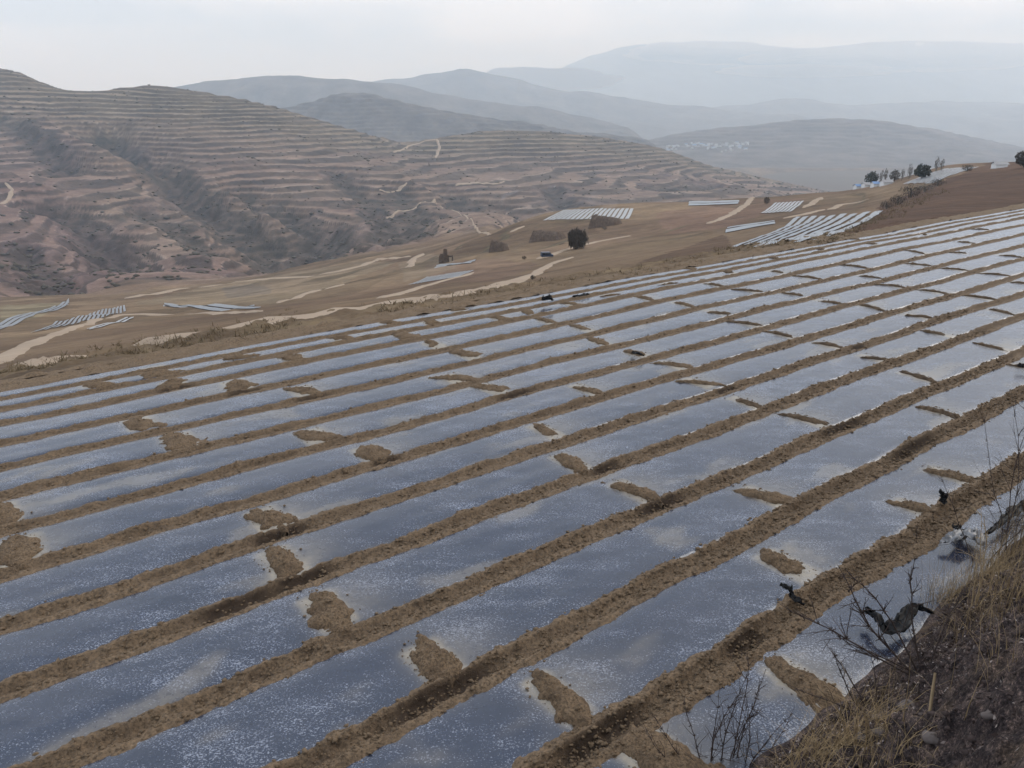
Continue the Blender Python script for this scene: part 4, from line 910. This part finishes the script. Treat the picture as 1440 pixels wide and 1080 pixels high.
lump('tower', (-1.5 * sc_, 0, 0), (7 * sc_, 6 * sc_, 19 * sc_), 3, e); lump('wall', (-6 * sc_, 0, 0), (9 * sc_, 4 * sc_, 12 * sc_), 5, e); lump('wall', (2.5 * sc_, 0, 0), (2.2 * sc_, 3 * sc_, 10 * sc_), 7, e); lump('wall', (8.5 * sc_, 0, 0), (2.2 * sc_, 3 * sc_, 10 * sc_), 8, e)
mbx = MB(); mbx.box((5.5 * sc_, 0, 8.7 * sc_), (7 * sc_, 2.2 * sc_, 2.2 * sc_)); mobj('lintel', mbx.mesh('lintel', M_earth, False), e)
# a small dark van on the track
p = hit(769, 363); e = empty('parked_van', p + [0, 0, .1]); e.rotation_euler = (0, 0, .25); e.scale = (.55,) * 3; tag(e, 'small dark blue van stopped at the start of the pale track', 'van')
mb = MB(); V = np.array([[x, y, z] for y in (-.8, .8) for x, z in ((-1.9, .35), (1.9, .35), (1.95, .95), (1.35, 1.05), (.9, 1.75), (-1.85, 1.8), (-1.95, .9))])
fa = [[i, (i + 1) % 7, 7 + (i + 1) % 7, 7 + i] for i in range(7)]
me = bpy.data.meshes.new('body'); me.from_pydata(V.tolist(), [], fa + [list(range(7)), list(range(13, 6, -1))]); me.materials.append(M_van); mobj('body', me, e)
for x in (-1.2, 1.2):
    for y in (-.78, .78):
        mb = MB(); mb.tube([(x, y - .1, .32), (x, y + .1, .32)], [.32, .32], 12); mobj('wheel', mb.mesh('wheel', M_tyre), e)
mb = MB(); mb.box((.1, 0, 1.35), (1.3, 1.64, .5)); mb.box((-1.2, 0, 1.35), (.9, 1.64, .5)); mobj('side_window', mb.mesh('side_window', M_glass, False), e)
# houses
def house_mesh(Lx, Wy, Hh, roof):
    me = bpy.data.meshes.new('house'); x, y = Lx / 2, Wy / 2; o_ = .3
    V = [(-x, -y, -2), (x, -y, -2), (x, y, -2), (-x, y, -2), (-x, -y, Hh), (x, -y, Hh), (x, y, Hh), (-x, y, Hh), (-x, 0, Hh + y * .5), (x, 0, Hh + y * .5)]
    V += [(-x - o_, -y - o_, Hh - .1), (x + o_, -y - o_, Hh - .1), (x + o_, 0, Hh + y * .5 + .12), (-x - o_, 0, Hh + y * .5 + .12), (x + o_, y + o_, Hh - .1), (-x - o_, y + o_, Hh - .1)]
    me.from_pydata(V, [], [(0, 1, 5, 4), (1, 2, 6, 9, 5), (2, 3, 7, 6), (3, 0, 4, 8, 7), (10, 11, 12, 13), (13, 12, 14, 15)])
    me.materials.append(M_wall); me.materials.append(roof)
    for i in (4, 5): me.polygons[i].material_index = 1
    me.update(); return me
rh = np.random.default_rng(9)
for i, (px, py, rz, mt, lab) in enumerate(((1208, 264, .2, M_roofb, 'white house with blue roof, leftmost of the row by the trees'), (1219, 263, .3, M_roofg, 'white house with pale roof left of the rounded dark tree'), (1233, 262, .1, M_roofb, 'low white house under the bare poplars'), (1246, 260, .2, M_roofg, 'long low white house right of the poplars'), (1405, 236, .1, M_roofg, 'low white shed on the crest at far right'))):
    p = hit(px, py, y1=330.); me = house_mesh(3.4 if i < 4 else 3.4, 2.0, 1.0, mt)
    o = mobj('house', me); o.location = p; o.rotation_euler = (0, 0, rz); tag(o, lab, 'house', 'houses near the tree row')
M_keep = M_wall; M_wall = flat_mat('village wall', (.46, .45, .44), .8, .2, .2, .1)
mats = [house_mesh(11, 6, 3.5, M_roofg), house_mesh(16, 7, 4, M_roofb), house_mesh(14, 7, 5, M_roofg), house_mesh(9, 6, 3.5, M_wall)]; M_wall = M_keep
def vz(X, Y): return np.maximum(LV.eval(X, Y)[0], -176)
for i in range(64):
    px = rh.uniform(938, 1052); py = 213 - 8 * rh.random() - (px - 940) * .02 + (4 if px > 1000 else 0) * rh.random() - 6 * rh.random() * (px > 960)
    d = ray(px, py); Ys = np.linspace(2600, 4100, 600); k = Ys / d[1]; Zr = CAMZ + d[2] * k; T = vz(d[0] * k, Ys); b = np.nonzero(Zr <= T)[0]; q = b[0] if len(b) else -1
    o = mobj('village_house', mats[int(rh.choice(4, p=[.4, .2, .2, .2]))]); o.location = (d[0] * k[q], Ys[q], T[q] + .5); o.rotation_euler = (0, 0, rh.normal(0, .3))
    tag(o, 'tiny pale house in the hazy village far across the valley', 'house', 'village houses far across the valley')

# ---------------------------------------------------------------- haze and smoke
def volume_mat(name, colr, dens, aniso=.1):
    m = bpy.data.materials.new(name); m.use_nodes = True; t = m.node_tree; t.nodes.clear()
    o = t.nodes.new('ShaderNodeOutputMaterial'); v = t.nodes.new('ShaderNodeVolumePrincipled')
    v.inputs['Color'].default_value = (*colr, 1); v.inputs['Absorption Color'].default_value = (1, 1, 1, 1); v.inputs['Density'].default_value = dens; v.inputs['Anisotropy'].default_value = aniso
    t.links.new(v.outputs[0], o.inputs['Volume']); return m, t, v
hb = MB(); hb.box((0, 10000, 690), (42000, 22400, 1760)); m_h, _, _ = volume_mat('haze air', (.68, .83, 1.0), 1.55e-4)
tag(mobj('haze', hb.mesh('haze', m_h, False)), 'pale bluish haze filling the valley air', 'haze', kind='stuff')
def cloud(px, py, Y, rx, ry, rz, dens, seed):  # lumpy ellipsoid volume standing for the low cloud on the far mountain tops
    n, m_ = 22, 40; TH, PH = np.meshgrid(np.linspace(.03, math.pi - .03, n), np.arange(m_) * 2 * math.pi / m_, indexing='ij')
    nr = 1 + .28 * fbm(np.cos(PH) * np.sin(TH) * 1.6 + seed, np.cos(TH) * 1.6 + np.sin(PH) * .7, 3, 5); i = np.arange(n * m_).reshape(n, m_); i2 = np.roll(i, -1, 1)
    V = np.stack([np.sin(TH) * np.cos(PH) * nr * rx, np.sin(TH) * np.sin(PH) * nr * ry, np.cos(TH) * nr * rz], -1).reshape(-1, 3)
    mm, _, _ = volume_mat('cloud', (1, 1, 1), dens, .3)
    o = mobj('cloud', raw_mesh('cloud', V, np.stack([i[:-1], i2[:-1], i2[1:], i[1:]], -1).reshape(-1, 4), mm)); o.location = at_Y(px, py, Y)
    tag(o, 'white mist veiling the ridge of the far mountain', 'cloud', kind='stuff')
cloud(1010, 76, 14600, 1500, 800, 170, 1.3e-3, 1); cloud(1290, 80, 14200, 2700, 900, 200, 1.3e-3, 5); cloud(1130, 100, 13000, 1300, 600, 90, 1e-3, 7); cloud(760, 112, 9500, 900, 500, 110, 1e-3, 9)
p = hit(775, 304); mS = MB(); n, m_ = 12, 16; TH, PH = np.meshgrid(np.linspace(.05, math.pi - .05, n), np.arange(m_) * 2 * math.pi / m_, indexing='ij')
nr = 1 + .3 * perlin(np.cos(PH) * 1.3 + 4, np.sin(PH) * 1.3 + TH, 5)
i = np.arange(n * m_).reshape(n, m_); i2 = np.roll(i, -1, 1)
m_s, t, v = volume_mat('smoke', (.82, .87, .98), .03)
me = raw_mesh('smoke', np.stack([np.sin(TH) * np.cos(PH) * nr * 24, np.sin(TH) * np.sin(PH) * nr * 9, np.cos(TH) * nr * 7], -1).reshape(-1, 3), np.stack([i[:-1], i2[:-1], i2[1:], i[1:]], -1).reshape(-1, 4), m_s)
c = nd(t, 'ShaderNodeTexCoord'); nn = nd(t, 'ShaderNodeTexNoise'); nn.inputs['Scale'].default_value = .12; t.links.new(c.outputs['Object'], nn.inputs['Vector'])
ln_ = nd(t, 'ShaderNodeVectorMath', operation='LENGTH'); sv = nd(t, 'ShaderNodeMapping'); sv.inputs['Scale'].default_value = (1 / 24, 1 / 9, 1 / 7); t.links.new(c.outputs['Object'], sv.inputs[0]); t.links.new(sv.outputs[0], ln_.inputs[0])
fall = mth(t, 'SUBTRACT', 1.0, ln_.outputs['Value'], clamp=True)
t.links.new(mth(t, 'MULTIPLY', mth(t, 'MULTIPLY', fall, mth(t, 'SUBTRACT', nn.outputs['Fac'], .25, clamp=True)), 1.0), v.inputs['Density'])
o = mobj('smoke', me); o.location = p + np.array([2, 0, 5]); tag(o, 'thin bluish smoke drifting over the bright film plot', 'smoke', kind='stuff')
